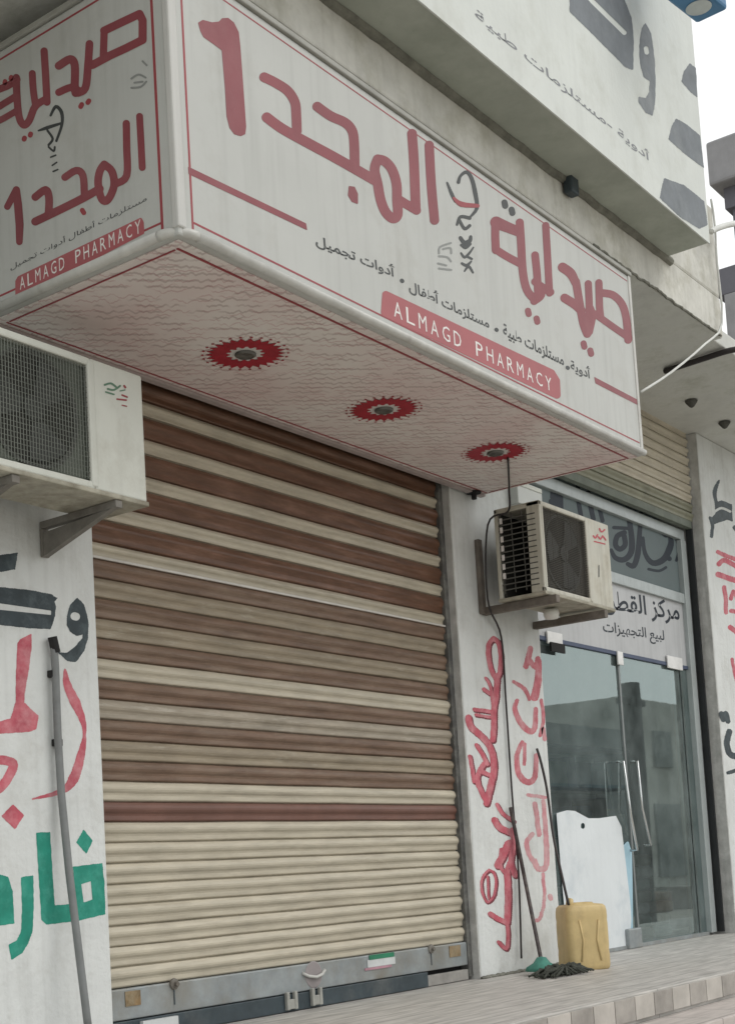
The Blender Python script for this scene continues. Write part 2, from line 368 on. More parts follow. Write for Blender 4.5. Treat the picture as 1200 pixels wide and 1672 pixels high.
# rough wavy path for the shadow lines and the floor joint
def wavy(pts, r, n=40, amp=.012, sd=1):
    rr = random.Random(sd); P = [Vector(p) for p in pts]; out = []
    for i in range(len(P)-1):
        for k in range(n//(len(P)-1)):
            t = k/(n//(len(P)-1)); out.append(P[i].lerp(P[i+1], t)+Vector((rr.uniform(-amp, amp), rr.uniform(-amp, amp), rr.uniform(-amp, amp))))
    out.append(P[-1]); return out
# rough dark tubes painted in as shadow lines above and below the beam
MB().tube(wavy([(-2, -1.105, 4.885), (9.12, -1.105, 4.885)], 0, 120, .004, 3), .030, 8).build('shadow_line', mat('mortar_and_shadow', (.21, .21, .18), .95, .4, 9, bump=.8), bl)
MB().tube(wavy([(7.9, -1.10, 4.60), (10.0, -1.10, 4.60)], 0, 60, .006, 5), .009, 6).build('shadow_line', MATS['mortar_and_shadow'], bl)
for (a, b) in ((1128, 655), (1182, 690)):
    p = un(a, b, 'z', ZS - .006)
    MB().lathe(p, (0, 0, -1), [(.055, 0), (.05, .012), (.02, .05), (.0, .06)], 12).build('lamp_stub', mat('stub', (.09, .09, .08), .9, .4, 20), bl)
# grouts / floor drain lump at bottom of pillar
# painted lettering on the parapet (plane y = -1.433)
PY = ('y', -1.431)
o6 = (700, 0); s6 = 2.4
ink('painted_letter', [('p', 2, [(552, -160), (700, -160), (765, 0), (792, 70), (800, 150), (798, 272), (770, 262), (660, 150), (553, 45)]), ('hs', 9, [(560, -90), (640, 5), (765, 128)], 0)], o6, s6, PY, INKGREY, bl)
ink('painted_letter', [('p', 2, [(848, 92), (868, 130), (882, 230), (886, 330), (883, 410), (874, 452), (850, 440), (822, 398), (822, 380), (850, 387), (864, 360), (866, 318), (842, 300), (828, 250), (825, 180), (834, 112)]), ('hs', 9, [(850, 190), (853, 205)], 0)], o6, s6, PY, INKGREY, bl)
for P in ([(1022, 250), (1044, 268), (1049, 378), (1025, 360), (990, 318), (1000, 280)], [(968, 466), (1010, 490), (1060, 532), (1075, 655), (1010, 608), (940, 545), (950, 500)]):
    ink('painted_letter', [('p', 2, P)], o6, s6, PY, INKGREY, bl)
ink('painted_letter', [('p', 2, [(922, 700), (1000, 728), (1076, 790), (1090, 880), (1060, 895), (985, 850), (905, 775)])], o6, s6, PY, INKGREY, bl)
text('painted_lettering', 'أدوية -مستلزمات طبية', (776, 33), (1061, 268), 24, PY, INKGREY2, bl, bold=.014)
# left wall lettering (plane y = -.004)
WY = ('y', -.001)
oL = (0, 880); sL = 3.98
ink('painted_letter', [('p', 3, [(-90, 125), (0, 108), (115, 92), (100, 195), (0, 213), (-90, 225)])], oL, sL, WY, INKBLACK, bl)
ink('painted_letter', [('p', 3, [(-90, 300), (0, 315), (200, 335), (340, 363), (352, 375), (375, 385), (355, 405), (363, 440), (358, 500), (340, 560), (328, 583), (200, 578), (0, 556), (-90, 545)]), ('h', 0, [(-95, 405), (0, 418), (335, 466), (335, 494), (0, 460), (-95, 450)])], oL, sL, WY, INKBLACK, bl)
ink('painted_letter', [('p', 3, [(440, 560), (440, 500), (460, 430), (505, 385), (545, 425), (568, 500), (575, 560), (572, 640), (548, 725), (495, 798), (440, 790), (385, 740), (440, 742), (490, 705), (540, 645), (545, 615), (500, 628), (460, 600)]), ('hs', 26, [(487, 502), (497, 505)], 0)], oL, sL, WY, INKBLACK, bl)
ink('painted_letter', [('p', 4, [(120, 680), (135, 655), (205, 622), (205, 700), (185, 860), (160, 1000), (158, 1065), (205, 1110), (250, 1150), (235, 1235), (190, 1250), (0, 1262), (-90, 1270), (-90, 1195), (0, 1190), (75, 1170), (108, 1060), (110, 900)]),
     ], oL, sL, WY, INKRED, bl)
ink('painted_letter', [('s', [8, 26, 34, 20, 10, 26, 34, 18, 5], [(425, 850), (440, 950), (490, 1060), (540, 1180), (552, 1270), (530, 1400), (480, 1560), (400, 1640), (215, 1690)])], oL, sL, WY, INKRED, bl)
ink('painted_letter', [('s', 30, [(-80, 1430), (40, 1440), (90, 1470), (50, 1560), (0, 1620), (-90, 1690)])], oL, sL, WY, INKRED, bl)
o3 = (0, 1272); s3 = 3.
ink('painted_letter', [('p', 5, [(65, 130), (115, 178), (75, 240), (16, 182)])], o3, s3, WY, INKRED, bl)
ink('painted_letter', [('p', 3, [(182, 265), (245, 263), (258, 480), (268, 622), (385, 612), (500, 590), (515, 600), (515, 660), (380, 692), (232, 710), (208, 690), (195, 480)])], o3, s3, WY, INKGREEN, bl)
ink('painted_letter', [('p', 3, [(362, 432), (500, 415), (510, 500), (515, 640), (400, 650), (380, 640)]), ('h', 0, [(400, 515), (447, 500), (455, 590), (412, 605)])], o3, s3, ('y', -.0014), INKGREEN, bl)
ink('painted_letter', [('p', 3, [(412, 252), (453, 302), (425, 362), (380, 310)])], o3, s3, WY, INKGREEN, bl)
ink('painted_letter', [('p', 3, [(108, 483), (163, 475), (165, 620), (160, 740), (140, 800), (110, 850), (60, 882), (48, 812), (85, 795), (108, 750), (113, 640)])], o3, s3, WY, INKGREEN, bl)
ink('painted_letter', [('p', 3, [(-90, 490), (0, 470), (40, 482), (62, 550), (70, 705), (0, 715), (-90, 725)])], o3, s3, WY, INKGREEN, bl)
# scribbled red lettering down the pillar
oP = (720, 1000); sP = 2.786
g1 = [('s', 11, [(238, 118), (262, 140), (272, 200), (268, 270), (250, 300), (228, 260), (215, 190), (218, 145), (238, 118)]),
      ('s', 7, [(203, 300), (225, 340), (235, 420)]), ('s', 9, [(195, 350), (245, 385)]), ('s', 13, [(255, 290), (250, 380), (240, 450), (240, 520), (235, 580)]),
      ('s', 9, [(152, 442), (232, 452)]), ('s', 7, [(158, 466), (230, 478)]),
      ('s', 15, [(125, 480), (135, 520), (180, 560), (215, 600), (235, 650), (240, 720), (228, 780), (207, 868)]),
      ('s', 9, [(130, 655), (140, 700), (150, 770)]), ('s', 10, [(162, 605), (185, 640), (210, 690)]), ('s', 12, [(195, 690), (165, 760), (200, 850)]), ('s', 10, [(175, 720), (220, 740)])]
g2 = [('s', 9, [(255, 875), (280, 915), (328, 950)]), ('s', 15, [(243, 945), (268, 980), (325, 1005)]), ('s', 13, [(325, 990), (330, 1060), (318, 1130), (335, 1195)]),
      ('s', 17, [(258, 1150), (285, 1100), (305, 1055), (325, 1050)]), ('s', 6, [(218, 1172), (188, 1210), (186, 1270), (210, 1318), (240, 1290), (250, 1230), (240, 1185), (218, 1172)]),
      ('s', 5, [(212, 1200), (216, 1300)]), ('s', 15, [(300, 1180), (305, 1300), (300, 1410)]), ('s', 12, [(225, 1372), (260, 1395), (300, 1410)]), ('s', 9, [(300, 1400), (305, 1480), (296, 1530), (262, 1500)]), ('s', 9, [(275, 1080), (270, 1150), (290, 1180), (310, 1140)])]
def grow(its, d, dx, dy): return [(i[0], (i[1]+d), [(p[0]+dx, p[1]+dy) for p in i[2]]) for i in its]
ink('painted_lettering', grow(g1, 1.5, 4, 4), oP, sP, ('y', -.0008), INKDRED, bl, .8)
ink('painted_lettering', grow(g2, 1.5, 4, 4), oP, sP, ('y', -.0008), INKDRED, bl, .8)
ink('painted_lettering', grow(g1, -.5, -1, -1), oP, sP, ('y', -.0016), INKRED, bl, .8)
ink('painted_lettering', grow(g2, -.5, -1, -1), oP, sP, ('y', -.0016), INKRED, bl, .8)
ink('painted_lettering', [('s', 13, [(405, 165), (400, 195), (385, 245)]), ('s', 12, [(400, 215), (430, 250), (440, 210)]), ('s', [11, 17, 19], [(445, 220), (440, 310), (425, 385)]),
    ('s', [9, 12, 14, 13, 10], [(345, 400), (335, 440), (360, 500), (400, 540), (425, 525), (430, 440)]), ('s', [8, 10, 8], [(330, 315), (380, 350), (400, 395)]), ('s', 8, [(455, 400), (465, 480), (450, 560)]),
    ('s', [9, 12, 14, 13, 10], [(368, 590), (345, 650), (352, 730), (390, 772), (425, 750), (432, 650)]), ('s', 8, [(380, 600), (378, 690)])], oP, sP, ('y', -.001), mat('pink_paint', (.52, .15, .18), .8, .3, 12, dirt=(.62, .42, .43), dirt_amt=.7, dirt_scale=9), bl, .8)
ink('painted_lettering', [('s', 8, [(395, 830), (475, 842)]), ('s', 11, [(425, 870), (435, 930), (445, 1010)]), ('s', [9, 12, 13, 11], [(465, 860), (475, 1000), (478, 1150), (440, 1165), (425, 1130)]), ('s', 11, [(415, 1010), (388, 1050), (405, 1110), (435, 1150)]),
    ('s', 8, [(462, 1190), (470, 1300), (450, 1390), (425, 1400)]), ('s', 11, [(495, 1290), (497, 1300)]), ('s', 10, [(465, 530), (470, 575)])], oP, sP, ('y', -.001), INKPINK, bl, .8)
# right wall lettering
oD = (860, 680); sD = 3.53
ink('painted_letter', [('s', [5, 12, 12, 8], [(1105, 370), (1088, 410), (1080, 450), (1090, 500)]), ('p', 5, [(1085, 500), (1120, 488), (1175, 510), (1180, 600), (1150, 590), (1070, 620), (1062, 590), (1090, 560)]), ('hs', 7, [(1082, 548), (1120, 528), (1170, 548)]), ('s', 10, [(1055, 585), (1068, 630), (1062, 690)]), ('s', 12, [(1195, 640), (1230, 690)])], oD, sD, WY, INKBLACK, bl)
ink('painted_lettering', [('s', 12, [(1100, 782), (1140, 800), (1215, 830)]), ('s', 14, [(1105, 850), (1140, 830), (1215, 870)]), ('s', 16, [(1100, 910), (1140, 925), (1215, 950)]), ('s', 12, [(1135, 985), (1145, 1060), (1145, 1130)]), ('s', 12, [(1175, 1050), (1190, 1010), (1215, 1060)]), ('s', 12, [(1175, 1120), (1215, 1130)]), ('s', 14, [(1170, 1215), (1215, 1250)]), ('s', 10, [(1180, 1400), (1195, 1470), (1215, 1560)])], oD, sD, WY, INKRED, bl)
ink('painted_lettering', [('s', 4, [(1177, 1165), (1180, 1175), (1184, 1165), (1188, 1178)]), ('s', 5, [(1190, 1195), (1186, 1215), (1192, 1232), (1206, 1235)]), ('s', 3, [(1188, 1262), (1200, 1258)])], (0, 0), 1, WY, INKBLACK, bl)

p = un(927, 302, 'y', -1.12); bx((p.x - .05, -1.17, p.z - .07), (p.x + .05, -1.11, p.z + .08)).build('clamp', DARKSTEEL, bl, bevel=.01)
# ------------------------------------------------------------------ sign box
X0, X1, YS, Z0, Z1 = 3.895, 8.13, -1.222, 3.249, 4.425
sg = thing('sign_box', 'large white pharmacy sign box with red Arabic lettering projecting over the brown striped shutter', 'sign', (6, -.6, Z0))
bx((X0, YS, Z0), (X1, -.012, Z1)).build('box', SIGNWHITE, sg, bevel=.01)
# white mouldings round the box
tr = MB(); r_ = .021
tr.tube([(X0 + .1, YS - .008, Z0 + .02), (X1, YS - .008, Z0 + .02)], r_, 10)
tr.tube([(X0 - .008, YS + .1, Z0 + .02), (X0 - .008, -.02, Z0 + .02)], r_, 10)
arc = [(X0 + .1 - math.sin(a) * .108, YS + .1 - math.cos(a) * .108, Z0 + .02) for a in [i * math.pi / 16 for i in range(9)]]
tr.tube(arc, r_, 10)
tr.build('moulding', TRIM, sg, smooth=True)
cs = MB(); cs.box((X0 - .006, YS - .007, Z0 + .03), (X0 + .045, YS + .03, Z1 + .004)); cs.build('corner_strip', mat('corner_white', (.52, .52, .50), .35, .08, 3, .15), sg, bevel=.008)
tp = MB(); tp.box((X0 - .012, YS - .014, Z1), (X1 + .01, -.012, Z1 + .028)); tp.build('top_rail', mat('top_rail_metal', (.34, .34, .31), .5, .2), sg, bevel=.006)
FY = ('y', YS - .001); FX = ('x', X0 - .001)
bx((X1 - .03, YS - .006, Z0 + .04), (X1 + .004, YS + .02, Z1)).build('edge_strip', TRIM, sg, bevel=.004)
# thin red frame lines
ln = MB()
ln.box((X0 + .078, YS - .0008, Z0 + .045), (X0 + .09, YS + .001, Z1 - .03))
ln.box((X0 - .0008, YS + .078, Z0 + .045), (X0 + .001, YS + .092, Z1 - .03))
ln.box((X0 + .09, YS - .0008, Z0 + .072), (X1 - .04, YS + .001, Z0 + .081))
ln.box((X0 - .0008, YS + .09, Z0 + .07), (X0 + .001, -.05, Z0 + .079))
ln.box((X0 + .09, YS - .0008, Z1 - .045), (X1 - .04, YS + .001, Z1 - .038))
ln.box((X0 - .0008, YS + .09, Z1 - .045), (X0 + .001, -.05, Z1 - .036))
ln.build('border_line', REDD, sg)
o3c = (300, 0); o4 = (450, 200); o5 = (700, 300)
ink('letter', [('p', 3, [(75, 112), (95, 100), (140, 112), (175, 108), (190, 92), (218, 90), (245, 112), (268, 158), (276, 230), (290, 420), (304, 620), (300, 655), (280, 664), (250, 655), (228, 625), (214, 570), (205, 420), (190, 245), (150, 215), (100, 180), (85, 150)])], o3c, 3, FY, RED, sg)
ink('letter', [('s', 24, [(395, 378), (450, 405), (510, 445), (545, 500), (552, 560), (555, 640)]), ('s', 25, [(408, 575), (480, 628), (590, 690), (720, 760), (830, 822), (930, 880)], ),
     ('s', 24, [(655, 522), (720, 568), (790, 600), (825, 640), (835, 700), (838, 820)]),
     ('s', 24, [(950, 780), (985, 790), (1020, 830), (1042, 900), (1045, 980), (1048, 1050), (1025, 1070), (990, 1040), (965, 980), (950, 900), (935, 830), (950, 780)]),
     ('s', 22, [(1050, 975), (1090, 1000), (1140, 1030)]), ('s', 24, [(1118, 655), (1128, 800), (1136, 1020)])], o3c, 3, FY, RED, sg)
ink('letter', [('p', 4, [(812, 915), (835, 918), (850, 950), (850, 995), (825, 985), (808, 955)])], o3c, 3, FY, RED, sg)
ink('letter', [('s', 23, [(752, 112), (762, 300), (778, 478)])], o4, 3, FY, RED, sg)
ink('stripe', [('p', 0, [(22, 815), (600, 1094), (606, 1128), (25, 852)])], o3c, 3, FY, RED, sg)
ink('stripe', [('p', 0, [(808, 945), (1022, 1058), (1022, 1084), (815, 978)])], o5, 3, FY, RED, sg)
ink('letter', [('s', [30, 26, 24], [(330, 190), (390, 215), (440, 235)]), ('s', 20, [(325, 200), (325, 260), (328, 325)], 0), ('s', 19, [(328, 322), (380, 355), (445, 390)]), ('s', 20, [(445, 190), (452, 300), (460, 430), (480, 520), (520, 570)]),
     ('s', 19, [(520, 350), (530, 450), (535, 560)]), ('s', 18, [(572, 205), (582, 380), (590, 535)]), ('s', 19, [(515, 575), (550, 545), (540, 500)]), ('s', 19, [(520, 480), (560, 510), (595, 530)])], o5, 3, FY, RED, sg)
for (a, b, c, d) in ((370, 100, 405, 135), (485, 630, 527, 668), (757, 790, 790, 825)):
    ink('letter_dots', [('s', 15, [(a, b-8), (a+4, b+8)], 0), ('s', 15, [(c, d-8), (c+4, d+8)], 0)], o5, 3, FY, BLACKV if a == 370 else RED, sg)
ink('letter', [('s', [24, 24, 20], [(655, 410), (695, 440), (720, 490)]), ('s', 20, [(720, 480), (735, 570), (755, 680), (775, 735)]), ('s', 22, [(665, 560), (715, 592), (745, 620)]),
     ('s', 18, [(780, 490), (785, 600), (785, 720)]), ('s', 18, [(832, 485), (835, 600), (840, 650)]), ('s', 18, [(785, 725), (800, 650), (790, 610)]),
     ('s', 17, [(790, 625), (830, 650), (900, 700), (980, 755)]), ('s', 19, [(845, 535), (900, 545), (945, 590), (966, 660), (975, 765)])], o5, 3, FY, RED, sg)
# caduceus-like flourish with tiny writing
ink('logo', [('s', [9, 7, 9, 10, 11, 9, 5], [(895, 292), (905, 262), (935, 243), (960, 275), (978, 350), (985, 420), (950, 465)]), ('s', [5, 9, 8], [(840, 295), (862, 350), (880, 385)]), ('s', [9, 8, 6], [(950, 468), (905, 462), (888, 500)]), ('s', 8, [(900, 480), (925, 520), (950, 505)]),
    ('s', [9, 12, 8], [(905, 565), (925, 590), (950, 580), (955, 560)]), ('s', [6, 9, 5], [(908, 600), (930, 612), (955, 595)]), ('s', [5, 7, 6, 4], [(908, 640), (925, 660), (948, 640), (968, 612)]), ('s', 6, [(935, 655), (960, 668)]), ('s', [6, 8, 4], [(912, 690), (935, 700), (958, 680)]), ('s', [4, 7, 5], [(925, 728), (945, 705), (966, 735)])], o4, 3, FY, BLACKV, sg, .7)
ink('logo', [('s', [6, 13, 9], [(872, 370), (910, 400), (990, 408)])], o4, 3, ('y', YS - .0018), REDD, sg, .7)
ink('logo', [('s', 5, [(858, 590), (805, 610), (800, 640)]), ('s', 5, [(820, 620), (855, 615), (860, 640)]), ('s', 5, [(800, 655), (840, 660), (858, 680)]), ('s', 5, [(795, 690), (835, 700)]), ('s', 5, [(800, 715), (860, 722)])], o4, 3, FY, GREYV, sg, .7)
# small black line
for s_, a, b, h in (('أدوات تجميل', (516, 404), (646, 458), 26), ('مستلزمات أطفال', (668, 479), (799, 541), 26), ('مستلزمات طبية', (822, 553), (921, 603), 25), ('أدوية', (932, 608), (965, 624), 24)):
    text('small_lettering', s_, a, b, h, FY, BLACKV, sg, bold=.02)
ink('small_lettering', [('s', 3.2, [(656, 458), (657, 459)], 0), ('s', 3, [(810, 538), (811, 539)], 0), ('s', 3, [(926, 600), (927, 601)], 0)], (0, 0), 1, FY, BLACKV, sg, .6)
ink('badge', [('p', 6, [(630, 481), (900, 609), (908, 622), (909, 645), (628, 510)])], (0, 0), 1, FY, mat('badge_red', (.37, .10, .11), .45, .12, 4), sg)
def spaced(s_, a, b, h, plane, parent, m, n=None):
    L_ = [c for c in s_]; N = len(L_)
    for i, c in enumerate(L_):
        if c == ' ': continue
        t0 = (i+.12)/N; t1 = (i+.78)/N
        # even steps on the real plane, not in the picture
        A = un(*a, *plane); B = un(*b, *plane)
        q0 = A.lerp(B, t0); q1 = A.lerp(B, t1)
        yield c, q0, q1
def letters3d(name, s_, a, b, hm, plane, m, parent):
    mb = MB(); L = wloc(parent)
    for c, q0, q1 in spaced(s_, a, b, hm, plane, parent, m):
        cu = bpy.data.curves.new('t', 'FONT'); cu.body = c; cu.resolution_u = 2; cu.offset = 0
        o = bpy.data.objects.new('t', cu); COL.objects.link(o); bpy.context.view_layer.update()
        me = bpy.data.meshes.new_from_object(o.evaluated_get(bpy.context.evaluated_depsgraph_get())); bpy.data.objects.remove(o)
        co = np.array([v.co[:2] for v in me.vertices]); mn = co.min(0); mx = co.max(0)
        vs = [q0.lerp(q1, (v.co.x-mn[0])/(mx[0]-mn[0]))+Vector((0, 0, hm*(v.co.y-mn[1])/(mx[1]-mn[1]))) for v in me.vertices]
        mb.add(vs, [tuple(p.vertices) for p in me.polygons])
    return mb.build(name, m, parent)
letters3d('badge_lettering', 'ALMAGD PHARMACY', (641, 515), (904, 641), .078, ('y', YS - .002), WHITEV, sg)
# left face
Z_ = (0, 0)
ink('letter', [('s', 20, [(512, 150), (600, 108), (685, 68), (700, 100), (700, 195), (620, 235), (540, 272), (455, 318)], 0), ('s', 18, [(512, 150), (508, 270)]),
     ('s', 19, [(440, 215), (432, 330), (420, 430), (385, 455)]), ('s', 20, [(290, 322), (345, 290), (368, 320), (368, 420), (372, 455)]), ('s', 18, [(290, 452), (350, 428), (390, 445)])], Z_, 3, FX, RED, sg)
ink('letter', [('s', 18, [(218, 250), (226, 380), (232, 500)]), ('s', 17, [(160, 360), (165, 440), (175, 510)]), ('s', 18, [(228, 485), (175, 520), (145, 590), (118, 612), (95, 570), (85, 470), (82, 380)]),
     ('s', 18, [(85, 390), (40, 420), (-20, 445), (-40, 470)]), ('s', 17, [(82, 470), (0, 520), (-40, 540)]), ('s', 16, [(80, 545), (0, 590), (-40, 600)])], Z_, 3, FX, RED, sg)
ink('letter_dots', [('s', 12, [(397, 522), (402, 512)], 0), ('s', 12, [(432, 502), (437, 494)], 0), ('s', 12, [(120, 682), (122, 676)], 0), ('s', 12, [(150, 662), (152, 656)], 0), ('s', 11, [(25, 405), (27, 398)], 0), ('s', 11, [(55, 385), (57, 378)], 0), ('s', 12, [(405, 1030), (412, 1042)], 0)], Z_, 3, FX, REDD, sg)
ink('letter', [('s', 17, [(685, 570), (692, 700), (698, 820)]), ('s', 18, [(620, 605), (622, 720), (622, 860), (570, 900)]), ('s', 19, [(512, 805), (550, 840), (560, 910), (530, 978), (500, 975), (482, 900), (490, 840), (512, 805)]),
     ('s', 18, [(320, 868), (375, 835), (408, 860), (415, 950)]), ('s', 20, [(175, 1085), (290, 1030), (400, 975), (490, 925)]), ('s', 19, [(175, 965), (225, 930), (242, 970), (240, 1040)])], Z_, 3, FX, RED, sg)
ink('letter', [('s', [16, 18, 20, 20, 16], [(38, 1012), (82, 930), (90, 1000), (98, 1100), (97, 1185)], 0)], Z_, 3, FX, RED, sg)
ink('logo', [('s', [6, 8, 9, 7, 6], [(250, 565), (275, 522), (303, 550), (305, 610), (278, 690)]), ('s', [4, 9, 6], [(190, 640), (235, 625), (298, 605)]), ('s', 6, [(235, 640), (260, 680), (240, 710)]), ('s', 5, [(240, 720), (265, 740), (270, 720)]), ('s', 4, [(250, 770), (275, 760)]), ('s', 4, [(258, 810), (280, 795)]), ('s', 4, [(262, 840), (285, 830)])], Z_, 3, FX, BLACKV, sg, .7)
ink('logo', [('s', 5, [(700, 300), (720, 320)]), ('s', 5, [(645, 385), (680, 365), (715, 380)]), ('s', 5, [(660, 405), (700, 400)]), ('s', 5, [(645, 430), (690, 425), (718, 400)])], Z_, 3, FX, GREYV, sg, .7)
o2 = (0, 300)
text('small_lettering', 'مستلزمات أطفال أدوات تجميل', (18, 443), (240, 330), 13, FX, BLACKV, sg)
ink('badge', [('p', 8, [(85, 478), (95, 460), (690, 175), (698, 190), (700, 240), (85, 560)])], o2, 3, FX, MATS['badge_red'], sg)
letters3d('badge_lettering', 'ALMAGD PHARMACY', (32, 474), (234, 378), .055, ('x', X0 - .002), WHITEV, sg)

# underside panel with scribbled print
um = bpy.data.materials.new('printed_underside'); um.use_nodes = True; n = um.node_tree.nodes; l = um.node_tree.links
b = n['Principled BSDF']; b.inputs['Roughness'].default_value = .5
tc = n.new('ShaderNodeTexCoord'); mp = n.new('ShaderNodeMapping'); mp.inputs['Rotation'].default_value = (0, 0, math.radians(45)); l.new(tc.outputs['Object'], mp.inputs[0])
sp = n.new('ShaderNodeSeparateXYZ'); l.new(mp.outputs[0], sp.inputs[0])
def M(op, a, b_=None, c_=None):
    q = n.new('ShaderNodeMath'); q.operation = op
    for i_, v_ in enumerate((a, b_, c_)):
        if v_ is None: continue
        if isinstance(v_, (int, float)): q.inputs[i_].default_value = v_
        else: l.new(v_, q.inputs[i_])
    return q.outputs[0]
def script_rows(F, seed, wdt, amp):
    v = M('MULTIPLY', sp.outputs[1], F); row = M('FLOOR', v)
    uo = M('ADD', M('MULTIPLY', row, 3.77), sp.outputs[0])
    cv = n.new('ShaderNodeCombineXYZ'); l.new(M('MULTIPLY', uo, 22.), cv.inputs[0]); l.new(row, cv.inputs[1]); cv.inputs[2].default_value = seed
    nz_ = n.new('ShaderNodeTexNoise'); nz_.inputs['Scale'].default_value = 1; nz_.inputs['Detail'].default_value = 2; l.new(cv.outputs[0], nz_.inputs['Vector'])
    t_ = M('ADD', M('FRACT', v), M('MULTIPLY', M('SUBTRACT', nz_.outputs[0], .5), amp))
    d_ = M('ABSOLUTE', M('SUBTRACT', t_, .5))
    ln_ = n.new('ShaderNodeMapRange'); l.new(d_, ln_.inputs[0]); ln_.inputs[1].default_value = wdt; ln_.inputs[2].default_value = wdt * .4
    c2 = n.new('ShaderNodeCombineXYZ'); l.new(M('MULTIPLY', uo, 6.5), c2.inputs[0]); l.new(M('MULTIPLY', row, 2.3), c2.inputs[1]); c2.inputs[2].default_value = seed + 5
    n2 = n.new('ShaderNodeTexNoise'); n2.inputs['Scale'].default_value = 1; l.new(c2.outputs[0], n2.inputs['Vector'])
    mk = n.new('ShaderNodeMapRange'); l.new(n2.outputs[0], mk.inputs[0]); mk.inputs[1].default_value = .45; mk.inputs[2].default_value = .52
    return M('MULTIPLY', ln_.outputs[0], mk.outputs[0])
def over(fac, amt, c_, prev):
    mx2 = n.new('ShaderNodeMix'); mx2.data_type = 'RGBA'; l.new(M('MULTIPLY', fac, amt), mx2.inputs[0]); mx2.inputs[7].default_value = (*c_, 1)
    if isinstance(prev, tuple): mx2.inputs[6].default_value = (*prev, 1)
    else: l.new(prev, mx2.inputs[6])
    return mx2.outputs[2]
nb_ = n.new('ShaderNodeTexNoise'); nb_.inputs['Scale'].default_value = 1.4; nb_.inputs['Detail'].default_value = 6; l.new(tc.outputs['Object'], nb_.inputs['Vector'])
rb_ = n.new('ShaderNodeMapRange'); l.new(nb_.outputs[0], rb_.inputs[0]); rb_.inputs[1].default_value = .4; rb_.inputs[2].default_value = .65
cc = over(rb_.outputs[0], 1., (.70, .59, .57), (.76, .72, .69))
cc = over(script_rows(15.5, 1., .21, 1.9), .5, (.34, .24, .23), cc)
cc = over(script_rows(19.5, 7., .16, 2.9), .42, (.42, .16, .18), cc)
l.new(cc, b.inputs['Base Color'])
bx((X0 + .03, YS + .03, Z0 - .006), (X1 - .02, -.02, Z0 - .001)).build('underside_panel', um, sg)
bl2 = MB(); w2 = .007; zz = (Z0 - .010, Z0 - .007)
xa, xb_, ya, yb = X0 + .075, X1 - .05, YS + .075, -.10
bl2.box((xa, ya, zz[0]), (xb_, ya + w2 * 1.6, zz[1])).box((xa, yb - w2, zz[0]), (xb_, yb, zz[1])).box((xa, ya + .02, zz[0]), (xa + w2, yb - .02, zz[1])).box((xb_ - w2, ya + .02, zz[0]), (xb_, yb - .02, zz[1]))
bl2.build('underside_border', REDD, sg)
MB().box((X0 + .03, -.075, Z0 - .022), (X1 - .02, -.03, Z0 - .006)).build('back_rail', mat('back_rail_pvc', (.40, .34, .33), .5, .2), sg, bevel=.004)
for (rx, ry) in ((5.01, -.60), (6.165, -.60), (7.32, -.62)):
    ro = MB(); zr = Z0 - .009; N = 26
    ro.m = 0
    vs = []; 
    for k in range(N*2):
        a = math.pi * k / N; ro_ = .195 if k % 2 else .158; vs.append((rx + ro_*math.cos(a), ry + ro_*math.sin(a), zr))
    for k in range(N*2):
        a = math.pi * k / N; ri = .074 if (k//2) % 2 else .094; vs.append((rx + ri*math.cos(a), ry + ri*math.sin(a), zr))
    ro.add(vs, [(k, (k+1) % (2*N), 2*N+(k+1) % (2*N), 2*N+k) for k in range(2*N)])
    for k in range(N):                      # fine lace of little strokes round the star
        a = 2*math.pi*(k+.5)/N; c_, s_ = math.cos(a), math.sin(a)
        q = lambda r, t: (rx + r*math.cos(a+t), ry + r*math.sin(a+t), zr)
        ro.add([q(.204, -.05), q(.214, -.012), q(.214, .012), q(.204, .05), q(.199, 0)], [(0, 1, 2, 3, 4)])
    rs = ro.build('rosette', mat('rosette_red', (.36, .012, .03), .5, .25, 14), sg)
    MB().lathe((rx, ry, zr + .001), (0, 0, 1), [(.0, 0), (.090, 0)], 32).build('rosette_centre', mat('rosette_white', (.62, .60, .58), .5, .1), rs)
    MB().lathe((rx, ry, zr - .001), (0, 0, -1), [(.052, 0), (.052, .006), (.042, .012), (.026, .004), (.0, .003)], 24).build('spotlight', mat('spot_grey', (.15, .15, .14), .3, .2, metal=.5), rs, smooth=True)
p = (7.98, -.06, Z0 - .01)
MB().lathe(p, (0, 0, -1), [(.05, 0), (.05, .012), (.018, .016), (.018, .05), (0, .05)], 10).build('bolt', DARK, sg)
for xx in (5.3, 6.7):
    bx((xx, YS+.003, Z1 + .028), (xx + .04, YS + .12, Z1 + .05)).build('hanger', BRACKET, sg)

